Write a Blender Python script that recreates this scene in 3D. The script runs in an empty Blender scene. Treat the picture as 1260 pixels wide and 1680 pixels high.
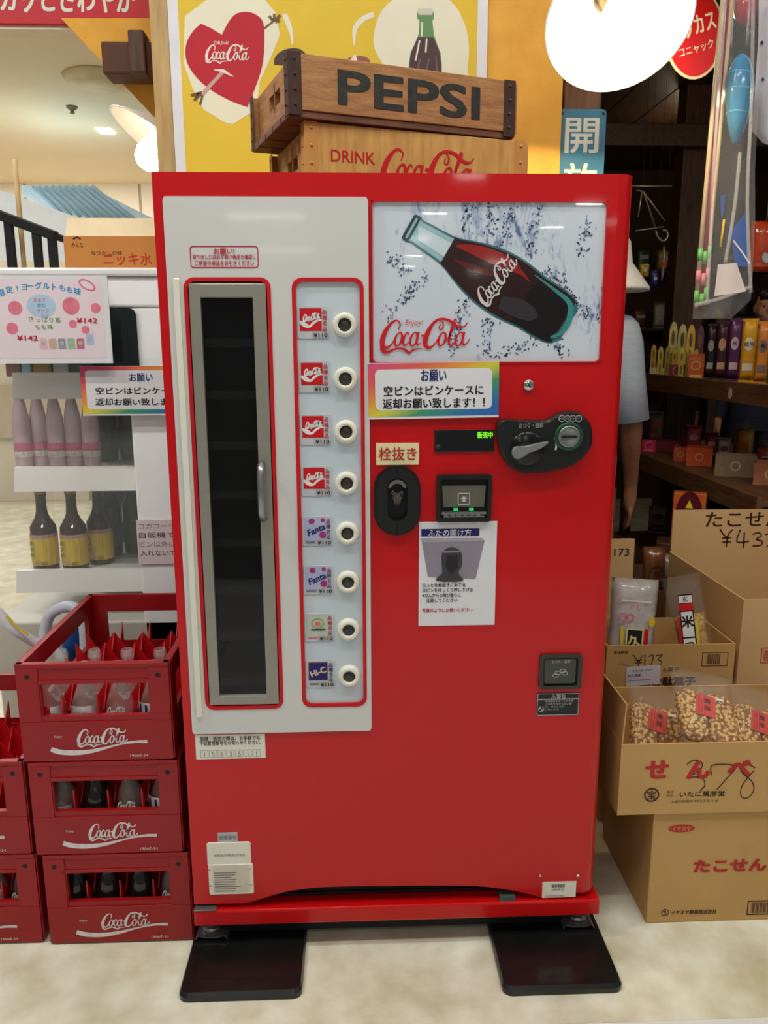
import bpy, bmesh, math, random
from mathutils import Vector as V, Matrix
rnd = random.Random(11)
SC = bpy.context.scene
COL = SC.collection
R = math.radians

# ------------------------------------------------------------ camera
FPX = 1310.0
CAM = V((-0.0751, -1.3964, 1.1808)); PITCH, YAW, ROLL = R(11.75), R(2.13), R(-0.176)
_f = V((math.sin(YAW)*math.cos(PITCH), math.cos(YAW)*math.cos(PITCH), -math.sin(PITCH)))
_r0 = V((math.cos(YAW), -math.sin(YAW), 0)); _u0 = _r0.cross(_f)
_r = _r0*math.cos(ROLL) + _u0*math.sin(ROLL); _u = -_r0*math.sin(ROLL) + _u0*math.cos(ROLL)
cd = bpy.data.cameras.new('camera'); cam = bpy.data.objects.new('camera', cd); COL.objects.link(cam)
cd.sensor_fit = 'VERTICAL'; cd.sensor_height = 36.0; cd.lens = 36.0*FPX/1680.0; cd.clip_start = 0.05
cam.matrix_world = Matrix(((_r.x, _u.x, -_f.x, CAM.x), (_r.y, _u.y, -_f.y, CAM.y), (_r.z, _u.z, -_f.z, CAM.z), (0, 0, 0, 1)))
SC.camera = cam
def P(u, v, Y=None, Z=None, X=None):
    """the world point seen at photo pixel (u, v) on a plane of known depth, height or side"""
    d = _f + (u-630.0)/FPX*_r - (v-840.0)/FPX*_u
    t = (Y-CAM.y)/d.y if Y is not None else ((Z-CAM.z)/d.z if Z is not None else (X-CAM.x)/d.x)
    return CAM + t*d

# ------------------------------------------------------------ light
w = bpy.data.worlds.new('world'); SC.world = w; w.use_nodes = True
w.node_tree.nodes['Background'].inputs[0].default_value = (1.0, 0.98, 0.94, 1)
w.node_tree.nodes['Background'].inputs[1].default_value = 0.205
SC.view_settings.view_transform = 'Standard'; SC.view_settings.look = 'None'
SC.view_settings.exposure = -0.25; SC.view_settings.gamma = 1.0
def area(name, loc, tgt, sx, sy, power, col=(1, .98, .93)):
    l = bpy.data.lights.new(name, 'AREA'); l.shape = 'RECTANGLE'; l.size = sx; l.size_y = sy; l.energy = power; l.color = col
    o = bpy.data.objects.new(name, l); COL.objects.link(o); o.location = loc
    o.rotation_euler = (V(tgt)-V(loc)).to_track_quat('-Z', 'Y').to_euler(); return o
def point(name, loc, power, rad, col):
    l = bpy.data.lights.new(name, 'POINT'); l.energy = power; l.shadow_soft_size = rad; l.color = col
    o = bpy.data.objects.new(name, l); COL.objects.link(o); o.location = loc; return o
# the shop's ceiling fittings: rows of short lamp strips behind the camera, a few over the mall
for i, (x, y, p) in enumerate([(-1.0, -2.6, 5), (0.45, -2.6, 5), (-1.1, -3.8, 5), (0.5, -3.8, 5), (-0.55, -1.0, 16), (0.75, -1.0, 16), (-1.75, -0.5, 32), (1.5, -0.8, 6)]):  # the far-left strip is added to brighten the white showcase
    area('ceiling_strip', (x, y, 3.0), (x, y+0.1, 0), .55, .10, p)
for x, y in ((1.1, -10.4), (1.12, -13.1), (1.19, -15.8), (1.21, -18.0), (3.05, -9.6), (3.08, -11.7), (3.03, -16.8), (3.05, -19.6), (-1.31, -10.7), (-1.4, -14.8), (1.22, -7.9), (3.96, -11.2)):
    area('far_ceiling_strip', (x, y, 3.0), (x, y+0.2, 0), *((1.1, .30, 22) if x < 0 else (.34, .07, 6)))
area('mall_light', (-2.6, 3.0, 2.93), (-2.6, 3.0, 0), 1.6, 1.6, 75)
area('mall_light', (-3.2, 6.5, 2.93), (-3.1, 6.7, 0), 1.8, 1.2, 190, (1, .99, .97))
area('poster_fill', (-.15, -.45, 2.95), (-.1, .73, 1.75), .5, .1, 9)  # unseen light added to brighten the poster board
area('side_strip', (2.3, -.75, 2.6), (.5, 0, .9), .7, .12, 8)
area('mall_light', (-1.3, 1.2, 2.9), (-1.3, 1.0, 0), .7, .5, 16)
point('shop_fill', (.95, 1.55, 2.15), 9, .05, (1, .76, .5)); point('shop_fill', (1.75, 3.2, 2.2), 3, .05, (1, .76, .5))  # unseen warm lights added to brighten the shop interior

# ------------------------------------------------------------ materials
def lin(c): return tuple((x/255/12.92 if x/255 <= .04045 else ((x/255+.055)/1.055)**2.4) for x in c)
_MC = {}
def mat(name, rgb, rough=.55, metal=0, var=.05, scale=14, bump=0, bscale=60, emit=0, trans=0, coat=0, alpha=1, stretch=(1, 1, 1), rgb2=None, ior=1.45, spec=.5, detail=4):
    if name in _MC: return _MC[name]
    m = bpy.data.materials.new(name); m.use_nodes = True; nt = m.node_tree; N = nt.nodes; L = nt.links
    b = N['Principled BSDF']; c = lin(rgb)
    tc = N.new('ShaderNodeTexCoord'); mp = N.new('ShaderNodeMapping'); mp.inputs['Scale'].default_value = stretch
    L.new(tc.outputs['Object'], mp.inputs['Vector'])
    nz = N.new('ShaderNodeTexNoise'); nz.inputs['Scale'].default_value = scale; nz.inputs['Detail'].default_value = detail
    L.new(mp.outputs['Vector'], nz.inputs['Vector'])
    cr = N.new('ShaderNodeValToRGB'); cr.color_ramp.elements[0].position = .3; cr.color_ramp.elements[1].position = .7
    c2 = lin(rgb2) if rgb2 else tuple(x*(1-var) for x in c)
    c1 = c if rgb2 else tuple(min(1, x*(1+var)) for x in c)
    cr.color_ramp.elements[0].color = (*c2, 1); cr.color_ramp.elements[1].color = (*c1, 1)
    L.new(nz.outputs['Fac'], cr.inputs['Fac']); L.new(cr.outputs['Color'], b.inputs['Base Color'])
    b.inputs['Roughness'].default_value = rough; b.inputs['Metallic'].default_value = metal
    b.inputs['IOR'].default_value = ior; b.inputs['Specular IOR Level'].default_value = spec
    b.inputs['Transmission Weight'].default_value = trans; b.inputs['Coat Weight'].default_value = coat
    b.inputs['Coat Roughness'].default_value = .05; b.inputs['Alpha'].default_value = alpha
    if emit:
        b.inputs['Emission Color'].default_value = (*c, 1); b.inputs['Emission Strength'].default_value = emit
    if bump:
        n2 = N.new('ShaderNodeTexNoise'); n2.inputs['Scale'].default_value = bscale; n2.inputs['Detail'].default_value = 3
        L.new(mp.outputs['Vector'], n2.inputs['Vector'])
        bp = N.new('ShaderNodeBump'); bp.inputs['Strength'].default_value = bump; bp.inputs['Distance'].default_value = .004
        L.new(n2.outputs['Fac'], bp.inputs['Height']); L.new(bp.outputs['Normal'], b.inputs['Normal'])
    _MC[name] = m; return m
def wood(name, rgb, rgb2, scale=9, stretch=(1, 8, 8), rough=.55):
    return mat(name, rgb, rough, rgb2=rgb2, scale=scale, stretch=stretch, bump=.25, bscale=40, detail=6)
def ink(name, rgb, rough=.5): return mat('ink_'+name, rgb, rough, var=.02, spec=.3)
RED = mat('machine_red_enamel', (196, 9, 14), .3, var=.015, coat=.3, spec=.35)
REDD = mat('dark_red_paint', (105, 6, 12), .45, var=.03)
WHITE_P = mat('white_panel', (208, 208, 203), .2, var=.01, coat=.25)
IVORY = mat('ivory_plastic', (226, 224, 206), .4, var=.02)
TAUPE = mat('champagne_metal', (150, 146, 134), .38, metal=.35, var=.03, stretch=(1, 1, 30))
BLACK = mat('black_plastic', (22, 23, 22), .4, var=.05)
DARK = mat('dark_interior', (16, 17, 16), .6, var=.1)
GREYM = mat('grey_metal', (150, 152, 150), .3, metal=.8, var=.04)
CHROME = mat('chrome', (205, 205, 205), .15, metal=1, var=.02)
PALEBL = mat('pale_blue_panel', (196, 208, 214), .35, var=.01)
PAPER = mat('white_paper', (222, 222, 224), .7, var=.015)
CREAMP = mat('cream_paper', (226, 214, 166), .7, var=.02)
I_BLK = ink('black', (28, 26, 30)); I_RED = ink('red', (196, 22, 30)); I_NAVY = ink('navy', (34, 38, 100)); I_WHT = ink('white', (225, 222, 218))
I_GRY = ink('grey', (120, 120, 122)); I_LGR = ink('light_grey', (178, 178, 178)); I_BROWN = ink('dark_brown', (62, 34, 26)); I_CYAN = ink('sky_blue', (40, 150, 205))
I_PINK = ink('pink', (226, 110, 140)); I_CRIM = ink('crimson', (190, 20, 60)); I_ORG = ink('orange', (214, 96, 30)); I_YEL = ink('yellow', (232, 200, 40)); I_GRN = ink('green', (70, 150, 60)); I_MAROON = ink('maroon', (88, 16, 28)); I_PURP = ink('purple', (86, 44, 110)); I_BOXRED = ink('box_red', (186, 48, 44))
CARD = mat('cardboard', (196, 156, 96), .75, var=.05, scale=6, bump=.08, bscale=120)
CARD2 = mat('cardboard_pale', (205, 168, 116), .75, var=.05, scale=5, bump=.08, bscale=120)
CARDIN = mat('cardboard_inside', (206, 164, 104), .8, var=.05, scale=8)
FILM = mat('clear_film', (235, 235, 235), .08, alpha=.06, var=.0, spec=1.0, coat=1.0, bump=.9, bscale=35)
PANE = mat('glass_pane', (225, 235, 232), .02, alpha=.06, var=.0, spec=.6)

# ------------------------------------------------------------ mesh builder
class Fr:
    def __init__(s, o, r=(1, 0, 0), u=(0, 0, 1)):
        s.o = V(o); s.r = V(r).normalized(); s.u = V(u).normalized(); s.n = s.r.cross(s.u).normalized(); s.u = s.n.cross(s.r)
    def at(s, x, y, n=0): return s.o + x*s.r + y*s.u + n*s.n
    def sub(s, x, y, n=0, rot=0):
        c, t = math.cos(rot), math.sin(rot)
        return Fr(s.at(x, y, n), c*s.r + t*s.u, -t*s.r + c*s.u)
def rr(x0, y0, x1, y1, r, k=5):
    pts = []
    for cx, cy, a in ((x1-r, y1-r, 0), (x0+r, y1-r, 90), (x0+r, y0+r, 180), (x1-r, y0+r, 270)):
        for i in range(k+1):
            t = R(a+90*i/k); pts.append((cx+r*math.cos(t), cy+r*math.sin(t)))
    return pts
def ell(cx, cy, rx, ry=None, k=28, rot=0):
    ry = rx if ry is None else ry; c, s = math.cos(rot), math.sin(rot); o = []
    for i in range(k):
        a = 2*math.pi*i/k; x, y = rx*math.cos(a), ry*math.sin(a); o.append((cx+c*x-s*y, cy+s*x+c*y))
    return o
def spline(pts, k=6, closed=False):
    n = len(pts); out = []
    rng = range(n) if closed else range(n-1)
    g = (lambda i: pts[i % n]) if closed else (lambda i: pts[max(0, min(n-1, i))])
    for i in rng:
        a, b, c, d = g(i-1), g(i), g(i+1), g(i+2)
        for j in range(k):
            t = j/k
            out.append(tuple(.5*((2*q)+(-p+r_)*t+(2*p-5*q+4*r_-s_)*t*t+(-p+3*q-3*r_+s_)*t**3) for p, q, r_, s_ in zip(a, b, c, d)))
    if not closed: out.append(tuple(pts[-1]))
    return out
_TC = {}
def text_data(s, bold, shear):
    k = (s, bold, shear)
    if k not in _TC:
        c = bpy.data.curves.new('t', 'FONT'); c.body = s; c.offset = bold; c.shear = shear; c.resolution_u = 3; c.size = 1
        o = bpy.data.objects.new('t', c); me = bpy.data.meshes.new_from_object(o)
        vs = [(v.co.x, v.co.y) for v in me.vertices]; fs = [tuple(p.vertices) for p in me.polygons]
        bpy.data.objects.remove(o); bpy.data.curves.remove(c); bpy.data.meshes.remove(me)
        _TC[k] = (vs, fs)
    return _TC[k]
LOGO = [
 [(2.15, 2.1, .08), (2.34, 2.6, .16), (2.0, 2.95, .18), (1.45, 2.75, .26), (.8, 2.0, .44), (.45, 1.15, .52), (.52, .62, .42), (.95, .45, .28), (1.4, .75, .16), (1.78, 1.25, .07)],
 [(.32, .8, .2), (.42, .25, .34), (.95, .02, .32), (1.7, .3, .2), (2.5, .36, .22), (3.1, .1, .3), (3.35, -.08, .16), (3.6, .2, .22), (4.3, .34, .12), (4.7, .3, .03)],
 [(3.28, 1.6, .08), (3.15, 1.86, .14), (2.85, 1.6, .2), (2.65, 1.05, .27), (2.8, .66, .2), (3.2, .88, .1), (3.42, 1.15, .06)],
 [(4.32, 1.88, .2), (4.1, 1.1, .25), (4.18, .68, .18), (4.5, .88, .07)],
 [(4.52, 1.5, .02), (4.7, 1.55, .28), (4.88, 1.58, .02)],
 [(9.5, 2.75, .04), (9.05, 2.36, .16), (8.3, 2.45, .28), (7.5, 2.95, .3), (6.6, 3.08, .24), (5.9, 2.75, .3), (5.35, 2.0, .46), (5.0, 1.15, .54), (5.06, .62, .44), (5.5, .45, .28), (5.98, .75, .16), (6.34, 1.25, .07)],
 [(6.55, 3.0, .08), (6.92, 2.6, .15), (6.72, 2.1, .14), (6.46, 2.25, .1), (6.6, 2.6, .05)],
 [(7.3, 1.1, .06), (7.8, 1.9, .12), (8.25, 2.75, .14), (8.18, 3.08, .14), (7.95, 2.7, .2), (7.62, 1.6, .25), (7.55, .85, .22), (7.8, .62, .14), (8.1, .88, .07)],
 [(9.17, 1.88, .2), (8.95, 1.1, .25), (9.05, .68, .18), (9.4, .82, .12), (9.75, 1.25, .04)],
]
LOOPS = [(2.15, 1.22), (3.78, 1.22), (6.78, 1.22), (8.62, 1.22)]
class MB:
    def __init__(s): s.bm = bmesh.new(); s.mats = []
    def mi(s, m):
        if m not in s.mats: s.mats.append(m)
        return s.mats.index(m)
    def face(s, pts, m, smooth=False):
        f = s.bm.faces.new([s.bm.verts.new(p) for p in pts]); f.material_index = s.mi(m); f.smooth = smooth; return f
    def box(s, c, sz, m, bev=0, rot=None, seg=2):
        mtx = Matrix.Translation(V(c)) @ (rot.to_4x4() if rot else Matrix.Identity(4)) @ Matrix.Diagonal((*sz, 1))
        vs = bmesh.ops.create_cube(s.bm, size=1, matrix=mtx)['verts']; i = s.mi(m)
        fs = {f for v in vs for f in v.link_faces}; es = {e for v in vs for e in v.link_edges}
        for f in fs: f.material_index = i
        if bev: bmesh.ops.bevel(s.bm, geom=list(es), offset=bev, segments=seg, affect='EDGES', profile=.5)
    def bb(s, x0, x1, y0, y1, z0, z1, m, bev=0, seg=2): s.box(((x0+x1)/2, (y0+y1)/2, (z0+z1)/2), (abs(x1-x0), abs(y1-y0), abs(z1-z0)), m, bev, None, seg)
    def fbox(s, fr, x0, x1, y0, y1, n0, n1, m, bev=0):
        rot = Matrix((fr.r, fr.u, fr.n)).transposed()
        s.box(fr.at((x0+x1)/2, (y0+y1)/2, (n0+n1)/2), (abs(x1-x0), abs(y1-y0), abs(n1-n0)), m, bev, rot)
    def flat(s, fr, pts, m, n=.0005):
        f = s.face([fr.at(x, y, n) for x, y in pts], m)
        if f.normal.length == 0: f.normal_update()
        if f.normal.dot(fr.n) < 0: f.normal_flip()
        if len(pts) > 4: bmesh.ops.triangulate(s.bm, faces=[f])
    def rect(s, fr, x0, y0, x1, y1, m, n=.0005): s.flat(fr, [(x0, y0), (x1, y0), (x1, y1), (x0, y1)], m, n)
    def prism(s, fr, pts, n0, n1, m, cham=0, sidem=None):
        area_ = sum(pts[i][0]*pts[(i+1) % len(pts)][1]-pts[(i+1) % len(pts)][0]*pts[i][1] for i in range(len(pts)))
        if area_ < 0: pts = pts[::-1]
        cx = sum(p[0] for p in pts)/len(pts); cy = sum(p[1] for p in pts)/len(pts)
        lay = [(pts, n0), (pts, n1-cham)]
        if cham:
            sc = []
            for x, y in pts:
                d = math.hypot(x-cx, y-cy) or 1; k = max(.2, 1-cham/d); sc.append((cx+(x-cx)*k, cy+(y-cy)*k))
            lay.append((sc, n1))
        rows = [[s.bm.verts.new(fr.at(x, y, n)) for x, y in ps] for ps, n in lay]; i = s.mi(m); k = len(pts); isd = s.mi(sidem or m); caps = []
        f = s.bm.faces.new(rows[0][::-1]); f.material_index = i; caps.append(f)
        f = s.bm.faces.new(rows[-1]); f.material_index = i; caps.append(f)
        for a, b in zip(rows, rows[1:]):
            for j in range(k):
                f = s.bm.faces.new((a[j], a[(j+1) % k], b[(j+1) % k], b[j])); f.material_index = isd
        for f in caps: f.normal_update()
        if k > 4: bmesh.ops.triangulate(s.bm, faces=caps)
    def ring(s, fr, outer, inner, n0, n1, m):
        k = len(outer); i = s.mi(m)
        rows = [[s.bm.verts.new(fr.at(x, y, n)) for x, y in ps] for ps, n in ((inner, n0), (outer, n0), (outer, n1), (inner, n1))]
        for a, b in zip(rows, rows[1:]+rows[:1]):
            for j in range(k):
                f = s.bm.faces.new((a[j], a[(j+1) % k], b[(j+1) % k], b[j])); f.material_index = i
    def gslab(s, fr, x0, x1, y0, y1, holes, n0, n1, m):
        """a slab with rectangular holes (hx0, hy0, hx1, hy1)"""
        xs = sorted({x0, x1, *[h[0] for h in holes], *[h[2] for h in holes]}); ys = sorted({y0, y1, *[h[1] for h in holes], *[h[3] for h in holes]})
        def solid(i, j):
            if not (0 <= i < len(xs)-1 and 0 <= j < len(ys)-1): return False
            cx, cy = (xs[i]+xs[i+1])/2, (ys[j]+ys[j+1])/2
            return not any(h[0] < cx < h[2] and h[1] < cy < h[3] for h in holes)
        A = fr.at
        for i in range(len(xs)-1):
            for j in range(len(ys)-1):
                if not solid(i, j): continue
                a, b, c, d = xs[i], xs[i+1], ys[j], ys[j+1]
                s.face([A(a, c, n1), A(b, c, n1), A(b, d, n1), A(a, d, n1)], m); s.face([A(a, d, n0), A(b, d, n0), A(b, c, n0), A(a, c, n0)], m)
                if not solid(i-1, j): s.face([A(a, c, n0), A(a, c, n1), A(a, d, n1), A(a, d, n0)], m)
                if not solid(i+1, j): s.face([A(b, c, n1), A(b, c, n0), A(b, d, n0), A(b, d, n1)], m)
                if not solid(i, j-1): s.face([A(a, c, n0), A(b, c, n0), A(b, c, n1), A(a, c, n1)], m)
                if not solid(i, j+1): s.face([A(a, d, n1), A(b, d, n1), A(b, d, n0), A(a, d, n0)], m)
    def lathe(s, prof, m, o=(0, 0, 0), seg=24, axis=(0, 0, 1), mats=None, squash=1):
        ax = V(axis).normalized(); t = ax.orthogonal().normalized(); b = ax.cross(t); o = V(o); i = s.mi(m); rows = []
        for r, h in prof:
            if r < 1e-6: rows.append([s.bm.verts.new(o+ax*h)])
            else: rows.append([s.bm.verts.new(o+ax*h+r*(math.cos(2*math.pi*k/seg)*t+squash*math.sin(2*math.pi*k/seg)*b)) for k in range(seg)])
        for q, (a, c) in enumerate(zip(rows, rows[1:])):
            for k in range(seg):
                k2 = (k+1) % seg
                if len(a) == 1 and len(c) == 1: continue
                if len(a) == 1: f = s.bm.faces.new((a[0], c[k2], c[k]))
                elif len(c) == 1: f = s.bm.faces.new((a[k], a[k2], c[0]))
                else: f = s.bm.faces.new((a[k], a[k2], c[k2], c[k]))
                f.smooth = True; f.material_index = s.mi(mats[q]) if mats else i
    def tube(s, pts, r, m, seg=8, closed=False):
        pts = [V(p) for p in pts]; n = len(pts); rows = []; up = None; i = s.mi(m)
        for k, p in enumerate(pts):
            d = (pts[(k+1) % n]-pts[k-1]) if closed else (pts[min(k+1, n-1)]-pts[max(k-1, 0)])
            d.normalize()
            if up is None: up = d.orthogonal().normalized()
            up = (up-d*up.dot(d)).normalized(); b = d.cross(up); rad = r[k] if isinstance(r, (list, tuple)) else r
            rows.append([s.bm.verts.new(p+rad*(math.cos(2*math.pi*j/seg)*up+math.sin(2*math.pi*j/seg)*b)) for j in range(seg)])
        pr = list(zip(rows, rows[1:]))+([(rows[-1], rows[0])] if closed else [])
        for a, c in pr:
            for j in range(seg):
                f = s.bm.faces.new((a[j], a[(j+1) % seg], c[(j+1) % seg], c[j])); f.smooth = True; f.material_index = i
        if not closed:
            for rw in (rows[0][::-1], rows[-1]): s.bm.faces.new(rw).material_index = i
    def loft(s, rings, m, k=20, cap=True):
        """rings: (centre, half width vector, half depth vector)"""
        i = s.mi(m); rows = [[s.bm.verts.new(V(c)+math.cos(2*math.pi*j/k)*V(a)+math.sin(2*math.pi*j/k)*V(b)) for j in range(k)] for c, a, b in rings]
        for a, c in zip(rows, rows[1:]):
            for j in range(k):
                f = s.bm.faces.new((a[j], a[(j+1) % k], c[(j+1) % k], c[j])); f.smooth = True; f.material_index = i
        if cap:
            for rw in (rows[0][::-1], rows[-1]): s.bm.faces.new(rw).material_index = i
    def stroke(s, fr, pts, m, n=.0006, w=1):
        """a pen stroke: points (x, y, width)"""
        L_, R_ = [], []
        for k, p in enumerate(pts):
            a, b = pts[max(k-1, 0)], pts[min(k+1, len(pts)-1)]
            dx, dy = b[0]-a[0], b[1]-a[1]; d = math.hypot(dx, dy) or 1
            h = max(p[2], .002*w)*w/2; L_.append((p[0]-dy/d*h, p[1]+dx/d*h)); R_.append((p[0]+dy/d*h, p[1]-dx/d*h))
        for k in range(len(pts)-1):
            s.face([fr.at(*R_[k], n), fr.at(*R_[k+1], n), fr.at(*L_[k+1], n), fr.at(*L_[k], n)], m)
    def line(s, fr, pts, wd, m, n=.0006, k=4, closed=False):
        q = spline([(x, y) for x, y in pts], k, closed) if k > 1 else list(pts)
        if closed: q = q+[q[0]]
        s.stroke(fr, [(x, y, wd) for x, y in q], m, n)
    def text(s, fr, st, x, y, h, m, n=.0007, w=None, align='c', bold=0, shear=0, rot=0):
        if bold > 0:
            b_ = bold*h*.62
            for i_, (dx, dy) in enumerate(((-b_, -b_*.6), (b_, -b_*.6), (b_, b_*.6), (-b_, b_*.6))+(((0, 0), (-b_, 0), (b_, 0), (0, b_*.7), (0, -b_*.7)) if bold > .045 else ())): s.text(fr, st, x+dx, y+dy, h, m, n+.00007*i_, w, align, 0, shear, rot)
            return
        vs, fs = text_data(st, bold, shear)
        if not vs: return
        x0 = min(v[0] for v in vs); x1 = max(v[0] for v in vs); sx = (w/(x1-x0)) if w else h; sy = h; W_ = (x1-x0)*sx
        ox = {'c': -W_/2, 'l': 0, 'r': -W_}[align]; c, t = math.cos(rot), math.sin(rot); bv = []
        for a, b in vs:
            px, py = (a-x0)*sx+ox, (b-.38)*sy
            bv.append(s.bm.verts.new(fr.at(x+c*px-t*py, y+t*px+c*py, n)))
        i = s.mi(m)
        for f in fs:
            try: q = s.bm.faces.new([bv[k] for k in f])
            except ValueError: continue
            q.material_index = i; q.normal_update()
            if q.normal.dot(fr.n) < 0: q.normal_flip()
    def logo(s, fr, x, y, w, m, n=.0007, rot=0, hs=1, fat=1):
        k = w/9.8; f2 = fr.sub(x, y, 0, rot)
        for i_, st in enumerate(LOGO): s.stroke(f2, [((a-4.9)*k, (b-1.5)*k*hs, c*k*fat) for a, b, c in spline(st, 5)], m, n+.00006*i_)
        for j_, (cx, cy) in enumerate(LOOPS):
            pts = []
            for i in range(17):
                t = 2*math.pi*i/16; a, b = .36*math.cos(t), .62*math.sin(t)
                pts.append(((cx+a+.28*b-4.9)*k, (cy+b-1.5)*k*hs, (.13+.13*abs(math.cos(t-.3)))*k*fat))
            s.stroke(f2, pts, m, n+.0006+.00006*j_)
    def build(s, name, parent=None, loc=None, smooth=False, rot=0):
        bmesh.ops.recalc_face_normals(s.bm, faces=[f for f in s.bm.faces if False] or [])
        off = V((0, 0, 0)); me = bpy.data.meshes.new(name)
        if parent is not None:
            p = parent
            while p is not None: off += p.location; p = p.parent
        elif loc is not None: off = V(loc)
        if off.length: bmesh.ops.translate(s.bm, verts=s.bm.verts, vec=-off)
        s.bm.to_mesh(me); s.bm.free()
        for m in s.mats: me.materials.append(m)
        if smooth:
            for p in me.polygons: p.use_smooth = True
        o = bpy.data.objects.new(name, me); COL.objects.link(o)
        if parent is not None: o.parent = parent
        elif loc is not None: o.location = loc
        return o
def tag(o, label, cat, group=None, kind=None):
    o['label'] = label; o['category'] = cat
    if group: o['group'] = group
    if kind: o['kind'] = kind
    return o
def thing(name, label, cat, loc, group=None):
    o = bpy.data.objects.new(name, None); COL.objects.link(o); o.location = loc; o.empty_display_size = .05
    return tag(o, label, cat, group)
def struct(mb, name): o = mb.build(name); o['kind'] = 'structure'; return o
def copy_tree(o, parent=None):
    c = o.copy(); COL.objects.link(c); c.parent = parent
    for ch in [x for x in bpy.data.objects if x.parent == o]: copy_tree(ch, c)
    return c
def hole_rr(x0, y0, x1, y1): return (min(x0, x1), min(y0, y1), max(x0, x1), max(y0, y1))
# ============================================================ setting
FLOORM = mat('worn_concrete', (240, 240, 220), .5, rgb2=(206, 198, 168), scale=11, detail=9, bump=.12, bscale=90, spec=.4)
_nt = FLOORM.node_tree
_n = _nt.nodes.new('ShaderNodeTexNoise'); _n.inputs['Scale'].default_value = 4.2; _n.inputs['Detail'].default_value = 8
_c = _nt.nodes.new('ShaderNodeValToRGB'); _c.color_ramp.elements[0].position = .48; _c.color_ramp.elements[1].position = .72
_c.color_ramp.elements[0].color = (1, 1, 1, 1); _c.color_ramp.elements[1].color = (.62, .56, .46, 1)
_mx = _nt.nodes.new('ShaderNodeMix'); _mx.data_type = 'RGBA'; _mx.blend_type = 'MULTIPLY'; _mx.inputs[0].default_value = .55
_b = _nt.nodes['Principled BSDF']; _src = _b.inputs['Base Color'].links[0].from_socket
_tc = [x for x in _nt.nodes if x.type == 'TEX_COORD'][0]
_nt.links.new(_tc.outputs['Object'], _n.inputs['Vector']); _nt.links.new(_n.outputs['Fac'], _c.inputs['Fac'])
_nt.links.new(_src, _mx.inputs[6]); _nt.links.new(_c.outputs['Color'], _mx.inputs[7]); _nt.links.new(_mx.outputs[2], _b.inputs['Base Color'])
TILE = mat('pale_mall_tile', (206, 190, 160), .35, var=.03, scale=2)
m = MB(); m.bb(-3.2, 3.3, -.205, 4.7, -.05, 0, FLOORM); struct(m, 'floor')
m = MB(); m.bb(-3.2, 3.3, -2.6, -.205, -.05, -.001, mat('white_threshold_tile', (226, 226, 222), .4, var=.03)); struct(m, 'floor_front')
m = MB(); m.bb(-9, .48, 4.7, 11, -.05, -.002, TILE); m.bb(-9, -3.2, -.2, 4.7, -.05, -.002, TILE); struct(m, 'floor_mall')
CEIL = mat('beige_ceiling', (222, 208, 178), .8, var=.02, scale=2)
ORANGE = mat('ochre_plaster', (238, 180, 78), .85, rgb2=(224, 162, 62), scale=12, bump=.35, bscale=160)
DKWOOD = wood('dark_timber', (86, 56, 34), (52, 32, 20), stretch=(8, 8, 1))
DKWOODX = wood('dark_timber_board', (74, 52, 34), (48, 32, 22), stretch=(8, 1, 8))
YW = .73
wx0 = P(262, 140, Y=YW).x; wx1 = P(921, 200, Y=YW).x
m = MB(); m.bb(wx0, wx1, YW, YW+.10, 0, 2.75, ORANGE)
m.bb(wx0-.012, wx0, YW-.012, YW+.10, 0, 2.75, wood('pale_edge_timber', (196, 164, 108), (170, 136, 84), stretch=(8, 8, 1)))
m.bb(wx0, P(280.5, 140, Y=YW-.012).x, YW-.012, YW-.0005, 0, 2.75, wood('pale_edge_timber', (196, 164, 108), (170, 136, 84), stretch=(8, 8, 1)))
struct(m, 'wall_back')
m = MB(); m.bb(-.06, 0, YW+.10, 4.7, 0, 2.75, mat('brown_partition', (92, 66, 42), .8)); struct(m, 'wall_partition')
m = MB(); m.bb(3.3, 3.38, -.2, 4.8, 0, 2.75, mat('brown_shop_wall', (80, 56, 36), .8)); struct(m, 'wall_right')
m = MB(); m.bb(-.06, 3.38, 4.7, 4.78, 0, 2.75, mat('brown_rear_wall', (70, 50, 34), .8)); struct(m, 'wall_rear')
m = MB()
for i in range(15):
    m.bb(.0+.22*i, .22*i+.215, YW+.1, 4.7, 2.42, 2.46, DKWOODX, .004)
m.bb(0, 3.3, YW+.1, 4.7, 2.46, 2.5, DARK); struct(m, 'ceiling_shop')
# post carrying the blue sign and a rear post
p0, p1 = P(923, 220, Y=.75).x, P(984, 220, Y=.75).x
m = MB(); m.bb(p0, p1, .75, .83, 0, 2.42, wood('brown_post_timber', (126, 88, 54), (92, 60, 34), stretch=(8, 8, 1)), .004); struct(m, 'trim_1')
a, b = P(1106, 480, Y=2.75), P(1157, 480, Y=2.75)
m = MB(); m.bb(a.x, b.x, 2.75, 2.87, 0, 2.42, DKWOOD, .006); struct(m, 'trim_2')
m = MB(); z = P(1040, 222, Y=2.7).z; m.bb(.0, 3.3, 2.68, 2.74, z-.05, z+.05, DKWOODX, .004); struct(m, 'trim_3')
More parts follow.
